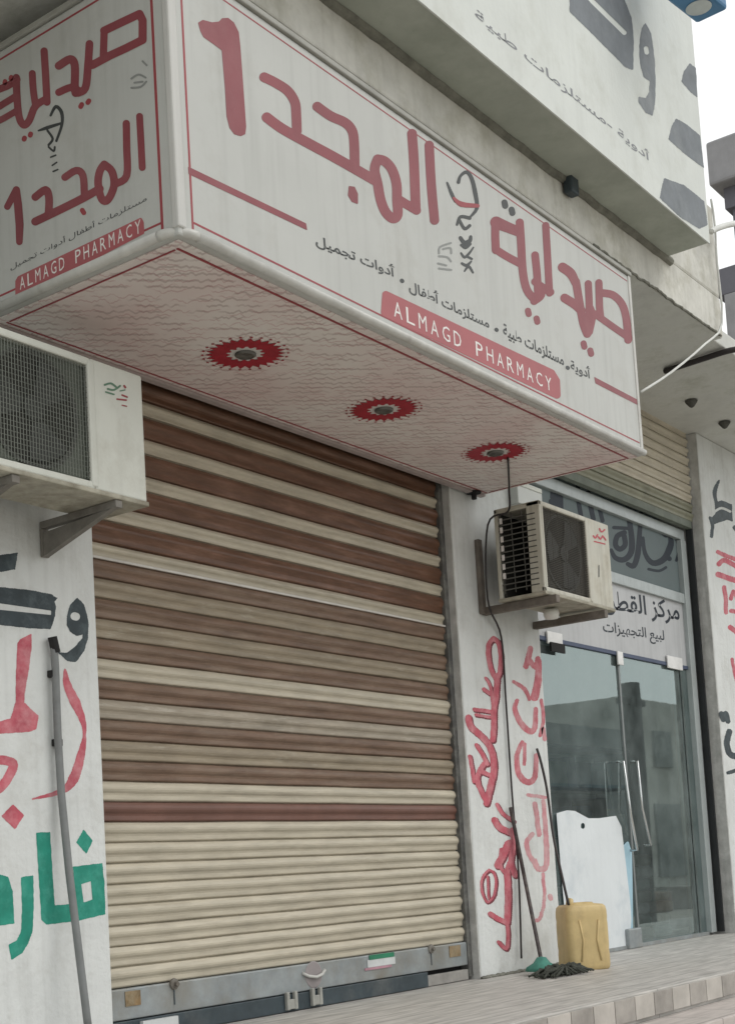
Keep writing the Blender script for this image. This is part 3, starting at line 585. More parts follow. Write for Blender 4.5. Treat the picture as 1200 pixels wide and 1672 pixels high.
# ------------------------------------------------------------------ roller shutters
def shutter(name, label, x0, x1, y, zb, zt, colours, pitch=.1, tall=False, loc=None):
    t = thing(name, label, 'shutter', loc or (x0, y, 0))
    mb = MB(); nx = 28; rr = random.Random(5)
    z = zb; k = 0; prof = [(0., .010), (.03, .008), (.045, -.003), (.10, -.0065), (.30, -.0055), (.40, -.0085), (.50, -.0165), (.60, -.0205), (.70, -.0200), (.82, -.0145), (.94, -.0050), (.97, .008), (1., .010)]
    while z < zt - .001:
        c = colours(k); mb.m = c; h = pitch if (k < 21 or not tall) else (.118 if c == 1 else .079)
        vs = []; fs = []
        jit = [rr.uniform(-.0022, .0022) for _ in range(nx + 1)]
        tilt = rr.uniform(-.0025, .0025)
        for i in range(nx + 1):
            xx = x0 + (x1 - x0) * i / nx; jj = jit[i] * .6 + .4 * jit[max(i-1, 0)]
            for (fz, dy) in prof:
                vs.append((xx, y + dy + jj * (1 if .1 < fz < .9 else .3), z + fz * h + tilt * (i / nx - .5) + math.sin(i * .7 + k) * .0008))
        m_ = len(prof)
        for i in range(nx):
            for j in range(m_ - 1): fs.append((i*m_+j, (i+1)*m_+j, (i+1)*m_+j+1, i*m_+j+1))
        mb.add(vs, fs); z += h; k += 1
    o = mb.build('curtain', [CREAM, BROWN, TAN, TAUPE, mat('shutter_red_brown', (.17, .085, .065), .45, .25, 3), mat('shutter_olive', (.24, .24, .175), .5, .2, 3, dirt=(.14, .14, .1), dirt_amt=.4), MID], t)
    return t
YR = .0864
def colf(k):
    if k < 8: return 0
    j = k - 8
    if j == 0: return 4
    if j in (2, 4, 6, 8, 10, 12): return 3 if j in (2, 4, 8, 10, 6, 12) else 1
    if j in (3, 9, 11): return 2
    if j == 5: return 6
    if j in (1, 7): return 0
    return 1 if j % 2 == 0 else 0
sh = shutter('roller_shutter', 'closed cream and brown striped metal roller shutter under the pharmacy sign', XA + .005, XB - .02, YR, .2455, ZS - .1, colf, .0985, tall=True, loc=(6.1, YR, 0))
bx((XA - .0, YR + .03, 0), (XB - .005, YR + .06, ZS)).build('backing', DARK, sh)
bx((XB - .062, YR - .034, .02), (XB - .014, YR + .028, ZS - .1)).build('guide_rail', mat('rail_dark', (.10, .10, .095), .6, .4, 10, dirt=(.22, .22, .2), dirt_amt=.6, dirt_scale=10), sh, bevel=.003)
bx((XA + .002, YR - .034, .02), (XA + .03, YR + .028, ZS - .1)).build('guide_rail', MATS['rail_dark'], sh, bevel=.003)
# thin pale strip painted in as a seam highlight between clean and muted slats
bx((XA + .03, YR - .026, 2.305), (XB - .06, YR - .012, 2.317)).build('seam_strip', mat('seam_highlight', (.62, .60, .56), .4, .2), sh, bevel=.002)
bb = bx((XA + .03, YR - .03, .098), (XB - .065, YR + .012, .244)).build('bottom_bar', GALV, sh, bevel=.006)
bx((XA + .03, YR - .042, .004), (XB - .55, YR + .01, .094)).build('kick_plate', DARKSTEEL, sh, bevel=.004)
bx((XB - .54, YR - .03, .004), (XB - .065, YR + .01, .07)).build('kick_plate', mat('cement_sill', (.30, .29, .27), .9, .3, 8), sh, bevel=.004)
yb_ = YR - .03
pl = lambda px, py: un(px, py, 'y', yb_)
for (px, py, w_, h_) in ((217, 1630, .10, .07), (742, 1553, .13, .07)):
    p = pl(px, py); bx((p.x - w_/2, yb_ - .004, p.z - h_/2), (p.x + w_/2, yb_ - .0005, p.z + h_/2)).build('rusty_plate', RUST, bb)
for (px, py) in ((284, 1610), (703, 1552)):
    p = pl(px, py); MB().lathe((p.x, yb_, p.z + .01), (0, -1, 0), [(.03, 0), (.028, .01), (.012, .014), (.012, .03), (0, .03)], 10).build('bolt', BRACKET, bb)
    bx((p.x - .004, yb_ - .003, p.z - .09), (p.x + .004, yb_ - .0005, p.z - .02)).build('stain', DARKSTEEL, bb)
p = pl(512, 1590)
MB().tube([(p.x - .10, yb_ - .002, p.z + .012), (p.x - .06, yb_ - .014, p.z - .008), (p.x, yb_ - .02, p.z - .018), (p.x + .06, yb_ - .014, p.z - .008), (p.x + .10, yb_ - .002, p.z + .012)], .009, 8).build('handle', TRIM, bb, smooth=True)
MB().lathe((p.x, yb_ - .001, p.z - .005), (0, -1, 0), [(.0, .004), (.07, .002), (.075, 0)], 20).build('handle_cup', mat('cup', (.30, .27, .27), .4, .2), bb)
p = pl(622, 1567)
st = bx((p.x - .14, yb_ - .004, p.z - .035), (p.x + .14, yb_ - .001, p.z + .008)).build('sticker', mat('sticker_white', (.60, .62, .62), .5, .2), bb)
bx((p.x - .12, yb_ - .006, p.z + .008), (p.x + .13, yb_ - .001, p.z + .035)).build('sticker_green', mat('sticker_green_ink', (.03, .22, .12), .5, .3), bb)
bx((p.x - .17, yb_ - .005, p.z - .05), (p.x + .10, yb_ - .0012, p.z - .036)).build('sticker_pink', mat('sticker_pink_ink', (.45, .25, .30), .5, .3), bb)
for px in (471, 512):
    p = un(px, 1642 - (px-471)*.12, 'y', yb_)
    h = MB(); h.box((p.x - .045, yb_ - .034, .015), (p.x - .022, yb_ - .013, .11)).box((p.x + .022, yb_ - .034, .015), (p.x + .045, yb_ - .013, .11)).box((p.x - .021, yb_ - .032, .018), (p.x + .021, yb_ - .013, .07))
    h.build('lock_hasp', mat('hasp', (.36, .36, .33), .5, .3, 12), sh, bevel=.003)
p = un(255, 1668, 'y', yb_); bx((p.x - .12, yb_ - .035, p.z - .05), (p.x + .12, yb_ - .013, p.z + .015)).build('white_patch', mat('sticker_white', (.6, .6, .6)), sh)

sh2 = shutter('roller_shutter', 'cream roller shutter rolled up above the glass shop front, only its lowest slats showing', XB2 + .01, XC - .03, .10, 3.77, ZS - .02, lambda k: 5 if k < 2 else 0, .088, loc=(10.5, .1, 3.77))
bx((XC - .055, .10, .02), (XC - .03, .16, ZS - .02)).build('guide_rail', mat('rail_black', (.025, .028, .03), .6, .3), sh2)
bx((XB2 + .01, .085, 3.70), (XC - .08, .14, 3.768)).build('bottom_bar', mat('olive_bar', (.14, .16, .13), .6, .3, 6), sh2, bevel=.005)

# ------------------------------------------------------------------ glass shop front
gf = thing('glass_shopfront', 'aluminium and glass shop front with white lettered board and double doors with long steel pulls', 'shop front', (10.5, .2, 0))
fr = MB(); YG = .2
fr.box((XB2 + .01, YG - .04, 3.60), (XC - .09, YG + .04, 3.695)).box((XB2 + .01, YG - .04, 3.0), (XC - .2, YG + .04, 3.09)).box((XC - .20, YG - .05, 0.02), (XC - .09, YG + .05, 3.598)).box((XB2 + .01, YG - .04, 0.02), (XB2 + .07, YG + .04, 2.999))
fr.build('frame', ALU, gf, bevel=.005)
gm = bpy.data.materials.new('shop_glass'); gm.use_nodes = True; n = gm.node_tree.nodes; l = gm.node_tree.links; n.clear()
o_ = n.new('ShaderNodeOutputMaterial'); gl = n.new('ShaderNodeBsdfGlossy'); gl.inputs['Roughness'].default_value = .015; gl.inputs['Color'].default_value = (.66, .78, .77, 1)
tp_ = n.new('ShaderNodeBsdfTransparent'); tp_.inputs['Color'].default_value = (.68, .80, .82, 1)
fz = n.new('ShaderNodeFresnel'); fz.inputs['IOR'].default_value = 3.8
tcn = n.new('ShaderNodeTexCoord'); nzn = n.new('ShaderNodeTexNoise'); nzn.inputs['Scale'].default_value = 1.3; l.new(tcn.outputs['Object'], nzn.inputs['Vector'])
bpn = n.new('ShaderNodeBump'); bpn.inputs['Strength'].default_value = .03; bpn.inputs['Distance'].default_value = .02; l.new(nzn.outputs[0], bpn.inputs['Height']); l.new(bpn.outputs[0], gl.inputs['Normal'])
mx_ = n.new('ShaderNodeMixShader'); l.new(fz.outputs[0], mx_.inputs[0]); l.new(tp_.outputs[0], mx_.inputs[1]); l.new(gl.outputs[0], mx_.inputs[2]); df = n.new('ShaderNodeBsdfDiffuse'); df.inputs['Color'].default_value = (.62, .72, .72, 1)       # pale haze film added to lighten the panes
dz = n.new('ShaderNodeTexNoise'); dz.inputs['Scale'].default_value = 2.2; dz.inputs['Detail'].default_value = 9; dz.inputs['Roughness'].default_value = .7; l.new(tcn.outputs['Object'], dz.inputs['Vector'])
dm = n.new('ShaderNodeMapRange'); dm.inputs[1].default_value = .35; dm.inputs[2].default_value = .7; dm.inputs[3].default_value = .03; dm.inputs[4].default_value = .17; l.new(dz.outputs[0], dm.inputs[0])
m2 = n.new('ShaderNodeMixShader'); l.new(dm.outputs[0], m2.inputs[0]); l.new(mx_.outputs[0], m2.inputs[1]); l.new(df.outputs[0], m2.inputs[2]); l.new(m2.outputs[0], o_.inputs[0])
for (a, b_, z0, z1) in ((XB2 + .07, 10.54, .03, 2.40), (10.56, 11.80, .03, 2.40)):
    MB().quad((a, YG, z0), (b_, YG, z0), (b_, YG, z1), (a, YG, z1)).build('door_leaf', gm, gf)
MB().quad((11.82, YG, .03), (XC - .2, YG, .03), (XC - .2, YG, 2.40), (11.82, YG, 2.40)).build('side_pane', gm, gf)
tg = mat('transom_glass', (.15, .185, .19), .6, .12, 1.5, dirt=(.15, .18, .19), dirt_amt=.5, spec=.15)
bx((XB2 + .01, YG - .004, 3.09), (XC - .2, YG + .004, 3.60)).build('transom_pane', tg, gf)
bx((XB2 + .07, YG - .012, 2.41), (XC - .2, YG + .012, 3.0)).build('name_board', mat('board_white', (.47, .48, .49), .4, .1, 3, .3, dirt=(.42, .43, .44), dirt_amt=.3), gf)
bx((XB2 + .07, YG - .02, 2.395), (XC - .2, YG + .02, 2.425)).build('board_rail', mat('rail_navy', (.06, .08, .14), .5, .2), gf)
bx((11.80, YG + .02, .02), (11.815, YG + .05, 2.4)).build('door_gap', DARK, gf)
bx((11.86, YG + .06, .02), (XC - .2, YG + .1, 2.38)).build('inner_panel', mat('panel_bluegrey', (.40, .46, .46), .5, .3, 2), gf)
TY = ('y', YG - .005); BY = ('y', YG - .013)
NAVY = mat('navy_lettering', (.014, .022, .034), .6, .2)
ink('lettering', [('p', 2, [(138, 405), (205, 432), (208, 530), (190, 525), (180, 490), (135, 470)]), ('s', 16, [(140, 490), (180, 510)], 0), ('s', 13, [(292, 350), (295, 470), (312, 580)]), ('s', 14, [(350, 440), (362, 500), (382, 590)]), ('s', 12, [(412, 480), (420, 540), (435, 600)])], oD, sD, TY, NAVY, gf, .7)
ink('lettering', [('s', 10, [(500, 640), (580, 645)]), ('s', 15, [(560, 670), (520, 690), (510, 740), (535, 765), (565, 740), (560, 690)]), ('s', [10, 16, 18, 14], [(485, 770), (510, 815), (560, 825), (600, 780), (602, 690), (580, 545)]),
     ('s', [12, 14, 17, 16, 12], [(655, 560), (648, 680), (638, 790), (615, 860), (580, 850)]), ('s', [9, 13, 18, 19, 13], [(668, 700), (680, 790), (725, 845), (790, 820), (828, 740), (825, 700)]), ('s', 18, [(790, 670), (800, 680)], 0), ('s', 14, [(800, 805), (820, 820)]), ('s', 8, [(850, 680), (875, 760), (860, 830)]), ('s', 8, [(700, 880), (760, 890), (800, 870)])], oD, sD, TY, NAVY, gf, .7)
text('lettering', 'مركز القطن', (985, 1003), (1110, 1022), 42, BY, NAVY, gf, bold=.018)
text('lettering', 'لبيع التجهيزات', (985, 1040), (1085, 1054), 26, BY, NAVY, gf, bold=.014)
# long pulls, one bar modelling a pull's reflection in the glass; clamps
for (a, b_, c_) in (((1017, 1243), (1030, 1334), (1040, 1388)), ((1040, 1243), (1048, 1320), (1062, 1380))):
    P = [un(*a, 'y', .12), un(*b_, 'y', .10), un(*c_, 'y', .12)]
    MB().tube([P[0] + Vector((0, .06, 0)), P[0], P[1], P[2], P[2] + Vector((0, .06, 0))], .011, 8).build('pull_and_reflection', CHROME, gf, smooth=True)
P = un(990, 1243, 'y', .27); Q = un(1003, 1340, 'y', .27); MB().tube([P, Q], .009, 8).build('pull_and_reflection', CHROME, gf, smooth=True)
for (px, py, w_, h_) in ((905, 1040, .12, .06), (1101, 1080, .16, .07), (1012, 1072, .05, .07)):
    p = un(px, py, 'y', YG - .03); bx((p.x - w_, YG - .035, p.z - h_), (p.x + w_, YG - .02, p.z + h_ * .6)).build('glass_clamp', mat('clamp_bright', (.75, .75, .74), .3, .2), gf, bevel=.004)
p = un(905, 1050, 'y', YG - .036); bx((p.x - .08, YG - .05, p.z - .07), (p.x + .14, YG - .036, p.z - .0)).build('lock_body', DARK, gf)
bx((10.535, YG - .012, .03), (10.565, YG + .012, 2.40)).build('meeting_stile', mat('stile', (.20, .22, .22), .4, .2), gf)
p = un(1030, 1525, 'y', .19); bx((p.x - .12, .15, .0), (p.x + .12, .19, .16)).build('floor_lock', GALV, gf, bevel=.01)
bx((XB2 + .07, YG - .025, .002), (XC - .2, YG + .025, .03)).build('threshold', GALV, gf)

# white torn sheet behind the glass
ws = ink('plastic_sheet', [('p', 0, [(908, 1328), (925, 1323), (938, 1324), (960, 1336), (978, 1336), (1005, 1332), (1014, 1350), (1020, 1400), (1028, 1470), (1030, 1500), (1027, 1546), (960, 1570), (930, 1580), (918, 1450)]), ('hs', 3.2, [(951, 1347), (951, 1350)], 0)], (0, 0), 1, ('y', .185), SHEET, None)
tag(ws, 'white sheet with torn wavy top and one small hole, fixed low on the glass door', 'sheet')
sm = ws.modifiers.new('solid', 'SOLIDIFY'); sm.thickness = .0015; sm.offset = 0
bs = ink('plastic_bag', [('p', 2, [(1016, 1385), (1024, 1376), (1029, 1392), (1030, 1440), (1031, 1535), (1026, 1546), (1022, 1470)])], (0, 0), 1, ('y', .19), BLUEP, None)
tag(bs, 'pale blue plastic strip along the right edge of the white sheet', 'plastic')
sm = bs.modifiers.new('solid', 'SOLIDIFY'); sm.thickness = .002; sm.offset = 0

# interior of the glazed shop
it = MB(); it.quad((8.9, 4.4, 0), (16, 4.4, 0), (16, 4.4, 4.4), (8.9, 4.4, 4.4)); it.quad((16, .45, 0), (16, 4.4, 0), (16, 4.4, 4.4), (16, .45, 4.4)); it.quad((8.0, .45, 0), (8.0, 4.4, 0), (8.0, 4.4, 4.4), (8.0, .45, 4.4)); it.quad((8, .45, 4.4), (16, .45, 4.4), (16, 4.4, 4.4), (8, 4.4, 4.4)); it.quad((8, .9, .002), (16, .9, .002), (16, 4.4, .002), (8, 4.4, .002))
struct(it.build('interior_walls', INTER))
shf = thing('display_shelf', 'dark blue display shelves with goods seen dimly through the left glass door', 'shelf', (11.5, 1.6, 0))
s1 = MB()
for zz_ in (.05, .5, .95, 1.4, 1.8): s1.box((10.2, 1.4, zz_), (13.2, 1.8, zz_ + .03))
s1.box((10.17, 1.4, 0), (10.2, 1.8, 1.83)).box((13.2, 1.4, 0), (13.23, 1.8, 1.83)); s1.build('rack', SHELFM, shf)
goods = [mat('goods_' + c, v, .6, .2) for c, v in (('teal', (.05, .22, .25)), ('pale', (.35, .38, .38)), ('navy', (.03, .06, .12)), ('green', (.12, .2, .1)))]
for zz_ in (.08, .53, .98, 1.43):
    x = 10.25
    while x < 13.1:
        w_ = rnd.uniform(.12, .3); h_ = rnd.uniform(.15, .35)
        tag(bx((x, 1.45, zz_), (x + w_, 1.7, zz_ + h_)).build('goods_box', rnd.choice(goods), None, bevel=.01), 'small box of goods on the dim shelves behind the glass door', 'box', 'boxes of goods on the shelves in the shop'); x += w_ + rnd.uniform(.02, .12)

# ------------------------------------------------------------------ air conditioners
def ac(label, x0, x1, y0, y1, z0, z1, split, wires):
    t = thing('air_conditioner', label, 'air conditioner', ((x0+x1)/2, y1, z0))
    xs = x0 + (x1 - x0) * split; h = z1 - z0
    cm = MB(); th = .018
    cm.box((xs, y0, z0 + .02), (x1, y1, z1))                                   # service side
    cm.box((x0, y0, z0 + .02), (x0 + .03, y0 + (.03 if wires == 'v' else .10), z1)).box((x0, y1 - .03, z0 + .02), (x0 + .03, y1, z1))
    cm.box((x0, y0, z1 - .035), (xs, y1, z1)).box((x0, y0, z0 + .02), (xs, y0 + .025, z0 + .055)).box((xs - .02, y0 - .004, z0 + .03), (xs + .02, y0 + .02, z1 - .01))
    cm.box((x0 + .03, y0 + .0, z0 + .05), (x0 + .055, y0 + .02, z1 - .03))
    cm.build('casing', ACWHITE if wires == 'v' else mat('ac_casing_weathered', (.56, .55, .48), .55, .2, 4, .4, dirt=(.32, .29, .22), dirt_amt=.6, dirt_scale=4), t, bevel=.008)
    bx((x0 - .005, y0 - .008, z0), (x1 + .005, y1 + .004, z0 + .022)).build('base_tray', ACDIRTY, t, bevel=.005)
    bx((x0 + .05, y0 + .035, z0 + .05), (xs, y0 + .05, z1 - .03)).build('fan_panel', ACGREEN if wires == 'v' else mat('fan_panel_brown', (.085, .08, .068), .7, .3), t)
    bx((x0 + .02, y1 - .05, z0 + .03), (xs, y1 - .03, z1 - .04)).build('coil', FIN, t)
    cx_ = (x0 + .03 + xs) / 2; cz = (z0 + z1) / 2 + .01; R_ = min((xs - x0) / 2 - .05, h / 2 - .06)
    fn = MB(); fn.lathe((cx_, y0 + .034, cz), (0, 1, 0), [(R_ + .012, -.006), (R_, -.01), (R_ - .008, .0)], 40); fn.build('fan_ring', mat('fan_ring', (.08, .083, .073), .5, .2), t, smooth=True)
    fd = MB(); fd.lathe((cx_, y0 + .032, cz), (0, -1, 0), [(0, 0), (R_ - .006, 0)], 40); fo = fd.build('fan_opening', mat('fan_hollow', (.04, .04, .035), .9, .2), t)
    bd = MB()
    for k in range(3):
        a0 = k * 2.094 + .4; vs = []
        for i in range(7):
            a = a0 + i * .17; vs.append((cx_ + .05*math.cos(a), y0 + .03, cz + .05*math.sin(a))); vs.append((cx_ + (R_-.02)*math.cos(a), y0 + .026 - .0015*i, cz + (R_-.02)*math.sin(a)))
        bd.add(vs, [(2*i, 2*i+1, 2*i+3, 2*i+2) for i in range(6)])
    bd.lathe((cx_, y0 + .031, cz), (0, -1, 0), [(.06, 0), (.055, .012), (0, .016)], 16)
    bd.build('fan_blades', mat('fan_blade', (.055, .058, .052), .5, .2), t)
    gr = MB()
    if wires == 'v':
        x = x0 + .065
        while x < xs - .03: gr.tube([(x, y0 + .006, z0 + .06), (x, y0 + .004, z1 - .04)], .0022, 4); x += .0165
        z = z0 + .07
        while z < z1 - .04: gr.tube([(x0 + .055, y0 + .008, z), (xs - .02, y0 + .008, z)], .0016, 4); z += .022
    else:
        z = z0 + .07
        while z < z1 - .04: gr.tube([(x0 + .055, y0 + .006, z), (xs - .02, y0 + .006, z)], .0026, 4); z += .0125
        for k in range(7):
            x = x0 + .08 + (xs - x0 - .12) * k / 6; gr.tube([(x, y0 + .010, z0 + .06), (x, y0 + .010, z1 - .04)], .002, 4)
    gr.build('grille', MESHW if wires == 'v' else mat('grille_dark', (.075, .07, .06), .6, .3), t)
    sg_ = MB()                                                                  # louvred left end
    for k in range(14):
        z = z0 + .07 + k * (h - .12) / 14; sg_.box((x0 - .001, y0 + .035, z), (x0 + .004, y1 - .035, z + .008))
    for k in range(4):
        y = y0 + .05 + k * (y1 - y0 - .1) / 3; sg_.box((x0 + .004, y, z0 + .05), (x0 + .008, y + .006, z1 - .04))
    sg_.build('side_grille', mat('side_grille_wire', (.10, .10, .09), .6, .3), t)
    return t, xs
acl, xs = ac('large white outdoor air conditioner with wire grille, high on the left wall', 3.44, 4.395, -.50, -.19, 2.40, 3.00, .675, 'v')
ink('logo', [('s', 5, [(515, 325), (545, 318), (570, 335)]), ('s', 5, [(530, 345), (560, 350), (590, 330)]), ('s', 4, [(520, 360), (560, 372)]), ('s', 3, [(590, 355), (615, 350)])], (0, 520), 3, ('y', -.5015), mat('logo_green', (.12, .22, .15), .5, .2), acl, .5)
ink('logo', [('s', 5, [(610, 330), (616, 338)]), ('s', 4, [(600, 375), (625, 385)]), ('s', 4, [(575, 395), (620, 400)]), ('s', 3, [(600, 425), (622, 430)])], (0, 520), 3, ('y', -.5015), REDD, acl, .5)
def brackets(t, xs_, y0, z, leg=.26, up=False, brace=True, tk=.09):
    for x in xs_:
        b_ = MB(); w_ = .02
        b_.box((x - w_, y0, z - .034), (x + w_, -.006, z - .002)).box((x - w_, -.02, (z - leg) if not up else z - .03), (x + w_, -.004, (z - .035) if not up else z + leg))
        if brace: b_.add([(x-.016, y0+.03, z-.034), (x-.016, -.02, z-leg), (x-.016, -.02, z-leg+tk), (x-.016, y0+.10, z-.034), (x+.016, y0+.03, z-.034), (x+.016, -.02, z-leg), (x+.016, -.02, z-leg+tk), (x+.016, y0+.10, z-.034)], [(0,1,2,3),(7,6,5,4),(0,4,5,1),(1,5,6,2),(2,6,7,3),(3,7,4,0)])
        b_.build('bracket', BRACKET, t, bevel=.002)
brackets(acl, (3.65, 4.22), -.50, 2.40, .165, tk=.11)
acr, xs = ac('weathered outdoor air conditioner with louvred end, on the scribbled pillar beside the glass front', 8.03, 9.05, -.515, -.17, 2.47, 3.10, .66, 'h')
ink('logo', [('s', 4, [(865, 345), (875, 355), (885, 340)]), ('s', 4, [(890, 350), (900, 360), (910, 345)]), ('s', 4, [(895, 310), (905, 325), (920, 315)]), ('s', 4, [(915, 350), (925, 365)]), ('s', 3, [(870, 372), (922, 385)])], (680, 760), 3, ('y', -.5165), mat('logo_red', (.45, .06, .08), .5, .2), acr, .5)
ink('badge_mark', [('s', 2.4, [(892, 490), (892, 545)], 0)], (680, 760), 3, ('y', -.5165), BLACKV, acr, .5)
for (x, zc) in ((8.10, 2.47), (8.80, 2.45)):
    bk = MB(); bk.box((x - .025, -.57, zc - .055), (x + .025, -.004, zc - .003)); bk.build('bracket', mat('bracket_brown', (.17, .15, .13), .8, .4, 12, dirt=(.10, .08, .06), dirt_amt=.6), acr, bevel=.003)
bx((8.04, -.035, 2.42), (8.085, -.004, 2.93)).build('bracket', mat('bracket_brown', (.17, .15, .13)), acr)
rr_ = random.Random(3); sq = MB()
for k in range(7): z = 2.62 + k * .062; sq.box((8.024, -.235, z), (8.028, -.215, z + .038))
sq.build('fin_gaps', WHITEV, acr)
p = un(900, 1008, 'y', -.3); MB().lathe((p.x, p.y, p.z + .05), (0, 0, -1), [(.0, 0), (.05, .0), (.055, .03), (.045, .06), (0, .065)], 14).build('drain_cup', mat('drain_white', (.70, .70, .66), .5, .1), acr, smooth=True)
wb = thing('junction_box', 'small white box on the wall just above the weathered air conditioner', 'box', (8.9, -.05, 3.28))
p = un(862, 815, 'y', -.05); bx((p.x - .20, -.08, p.z - .07), (p.x + .16, -.004, p.z + .10)).build('box_body', mat('jb_white', (.60, .62, .60), .5, .1), wb, bevel=.008)
bx((p.x - .19, -.086, p.z + .06), (p.x + .15, -.08, p.z + .09)).build('lid', ACWHITE, wb, bevel=.003)

# ------------------------------------------------------------------ pipes, cables, hose, mop, can
cp = thing('drain_pipe', 'grey plastic pipe clamped down the painted left wall and leaning out at the bottom', 'pipe', (4.25, -.04, 0))
P = [un(88, 1044, 'y', -.035), un(91, 1090, 'y', -.035), un(95, 1200, 'y', -.035), un(101, 1300, 'y', -.04), un(113, 1420, 'y', -.07), un(130, 1560, 'y', -.11), un(146, 1690, 'y', -.15)]
PS = []
for i in range(len(P)-1): PS += [P[i].lerp(P[i+1], k/3) for k in range(3)]
PS.append(P[-1]); MB().tube(PS, .018, 10).build('pipe', PIPEG, cp, smooth=True)
MB().tube([un(86, 1040, 'y', -.035), un(92, 1066, 'y', -.036)], .022, 10).build('pipe_collar', DARK, cp)
for (a, b_) in ((85, 1101), (92, 1213)):
    p = un(a, b_, 'y', -.01); bx((p.x - .02, -.035, p.z - .016), (p.x + .02, -.002, p.z + .016)).build('clamp', DARK, cp, bevel=.003)
def cable(name, label, pts, r, m, cat='cable', n=6):
    P = [Vector(p) for p in pts]; Q = []
    for i in range(len(P)-1):
        p0, p1, p2, p3 = P[max(i-1, 0)], P[i], P[i+1], P[min(i+2, len(P)-1)]
        for k in range(n):
            t = k/n; Q.append(.5*((2*p1)+(p2-p0)*t+(2*p0-5*p1+4*p2-p3)*t*t+(3*p1-p0-3*p2+p3)*t**3))
    Q.append(P[-1]); o = MB().tube(Q, r, 8).build(name, m, None, smooth=True); tag(o, label, cat); return o
cable('cable', 'white cable hanging down past the beam end and slanting across the soffit to the sign', [un(1160, 325, 'y', -1.15), un(1166, 365, 'y', -1.15), un(1170, 430, 'y', -1.15), un(1178, 528, 'y', -1.15), un(1150, 562, 'y', -1.15), un(1095, 608, 'y', -1.15), un(1046, 640, 'y', -1.15)], .009, CABLEW, n=3)
cable('cable', 'black cable stretched along the soffit right of the sign', [un(1085, 606, 'z', ZS - .02), un(1110, 598, 'z', ZS - .03), un(1150, 585, 'z', ZS - .03), un(1192, 572, 'z', ZS - .03), un(1230, 568, 'z', ZS - .03)], .024, HOSE)
cable('conduit', 'pale curved conduit sticking out at the right end of the beam', [un(1160, 378, 'y', -1.2), un(1168, 374, 'y', -1.2), un(1185, 368, 'y', -1.2), un(1215, 362, 'y', -1.2)], .022, CABLEW, 'pipe')
cable('cable', 'thin black cable running from under the sign down the scribbled pillar to the ground', [un(829, 748, 'z', Z0-.02), un(831, 800, 'y', -.35), un(829, 835, 'y', -.3), (8.0, -.14, 3.0), (8.0, -.10, 2.5), un(818, 1040, 'y', -.02), un(826, 1150, 'y', -.02), un(836, 1300, 'y', -.02), un(846, 1420, 'y', -.03), un(851, 1565, 'y', -.03)], .007, HOSE)
cable('hose', 'black drain hose curving from the pillar edge into the yellow container', [un(876, 1222, 'y', -.03), un(883, 1245, 'y', -.05), un(893, 1292, 'y', -.08), un(903, 1365, 'y', -.18), un(917, 1430, 'y', -.33), un(928, 1478, 'y', -.38)], .009, HOSE, 'hose')
MB_ = MB()
mp_t = thing('mop', 'mop with black stick leaning on the pillar, grey rag head and green socket', 'mop', (8.0, -.45, 0))
hb = un(884, 1572, 'z', .08)
MB().tube([un(833, 1318, 'y', -.03), un(853, 1418, 'y', -.03).lerp(hb, .1), hb], .013, 8).build('stick', mat('stick_black', (.06, .05, .05), .6, .4, 20, dirt=(.2, .17, .15), dirt_amt=.5, dirt_scale=15), mp_t)
MB().lathe(hb + Vector((0, 0, -.05)), (0, 0, 1), [(0, 0), (.11, .0), (.10, .025), (.055, .05), (.03, .085), (0, .09)], 14).build('socket', MOPG, mp_t, smooth=True)
mc = MB(); cxm, cym = un(915, 1592, 'z', 0).x, un(915, 1592, 'z', 0).y
for k in range(170):
    a = rnd.uniform(0, 6.283); L_ = rnd.uniform(.10, .34); d = Vector((math.cos(a), math.sin(a) * .45, 0)); q = Vector((cxm + rnd.uniform(-.08, .08), cym + rnd.uniform(-.03, .03), rnd.uniform(.02, .05)))
    side = Vector((-d.y, d.x, 0)) * rnd.uniform(-.06, .06)
    mc.tube([q, q + d * L_ * .5 + side + Vector((0, 0, rnd.uniform(0, .02))), q + d * L_ + Vector((0, 0, .014 - q.z))], [.009, .009, .007], 5)
mc.build('rag_head', MOPC, mp_t, smooth=True)

# jerry can with its top cut open
jc = thing('jerry_can', 'yellow plastic jerry can with open top standing on the pavement at the pillar', 'jerry can', (8.47, -.38, 0))
def rr_ring(hx, hy, r, n=5):
    out = []
    for (sx, sy, a0) in ((1, 1, 0), (-1, 1, 90), (-1, -1, 180), (1, -1, 270)):
        for k in range(n):
            a = math.radians(a0 + 90 * k / (n-1)); out.append((sx * (hx - r) + r * math.cos(a), sy * (hy - r) + r * math.sin(a)))
    return out
ja = math.radians(52); hx, hy, hh = .115, .150, .435; jcx, jcy = 8.47, -.38
def jloc(x, y, z): return (jcx + x * math.cos(ja) - y * math.sin(ja), jcy + x * math.sin(ja) + y * math.cos(ja), z)
prof = [(.90, .0), (.97, .008), (1., .03), (1., .10), (.985, .13), (1., .16), (1., .30), (.985, .325), (1., .345), (.995, .385), (.96, .415), (.86, .43), (.52, .437), (.46, .446), (.42, .446), (.40, .43), (.40, .38), (.93, .36), (.95, .05), (.0, .02)]
mb = MB(); base = rr_ring(hx, hy, .045); nR = len(base); vs = []; fs = []
for (k_, z) in prof:
    for (x, y) in base: vs.append(jloc(x * k_, y * k_, z))
for i in range(len(prof) - 1):
    for k in range(nR): fs.append((i*nR+k, i*nR+(k+1) % nR, (i+1)*nR+(k+1) % nR, (i+1)*nR+k))
mb.add(vs, fs); mb.build('body', YELLOW, jc, smooth=True)
rb = MB()
for (x_, sg2) in ((-hx - .001, 1),):
    for y_ in (-.07, .07): rb.tube([jloc(x_, y_, .06), jloc(x_, y_ * .7, .2), jloc(x_, y_, .33)], .007, 6)
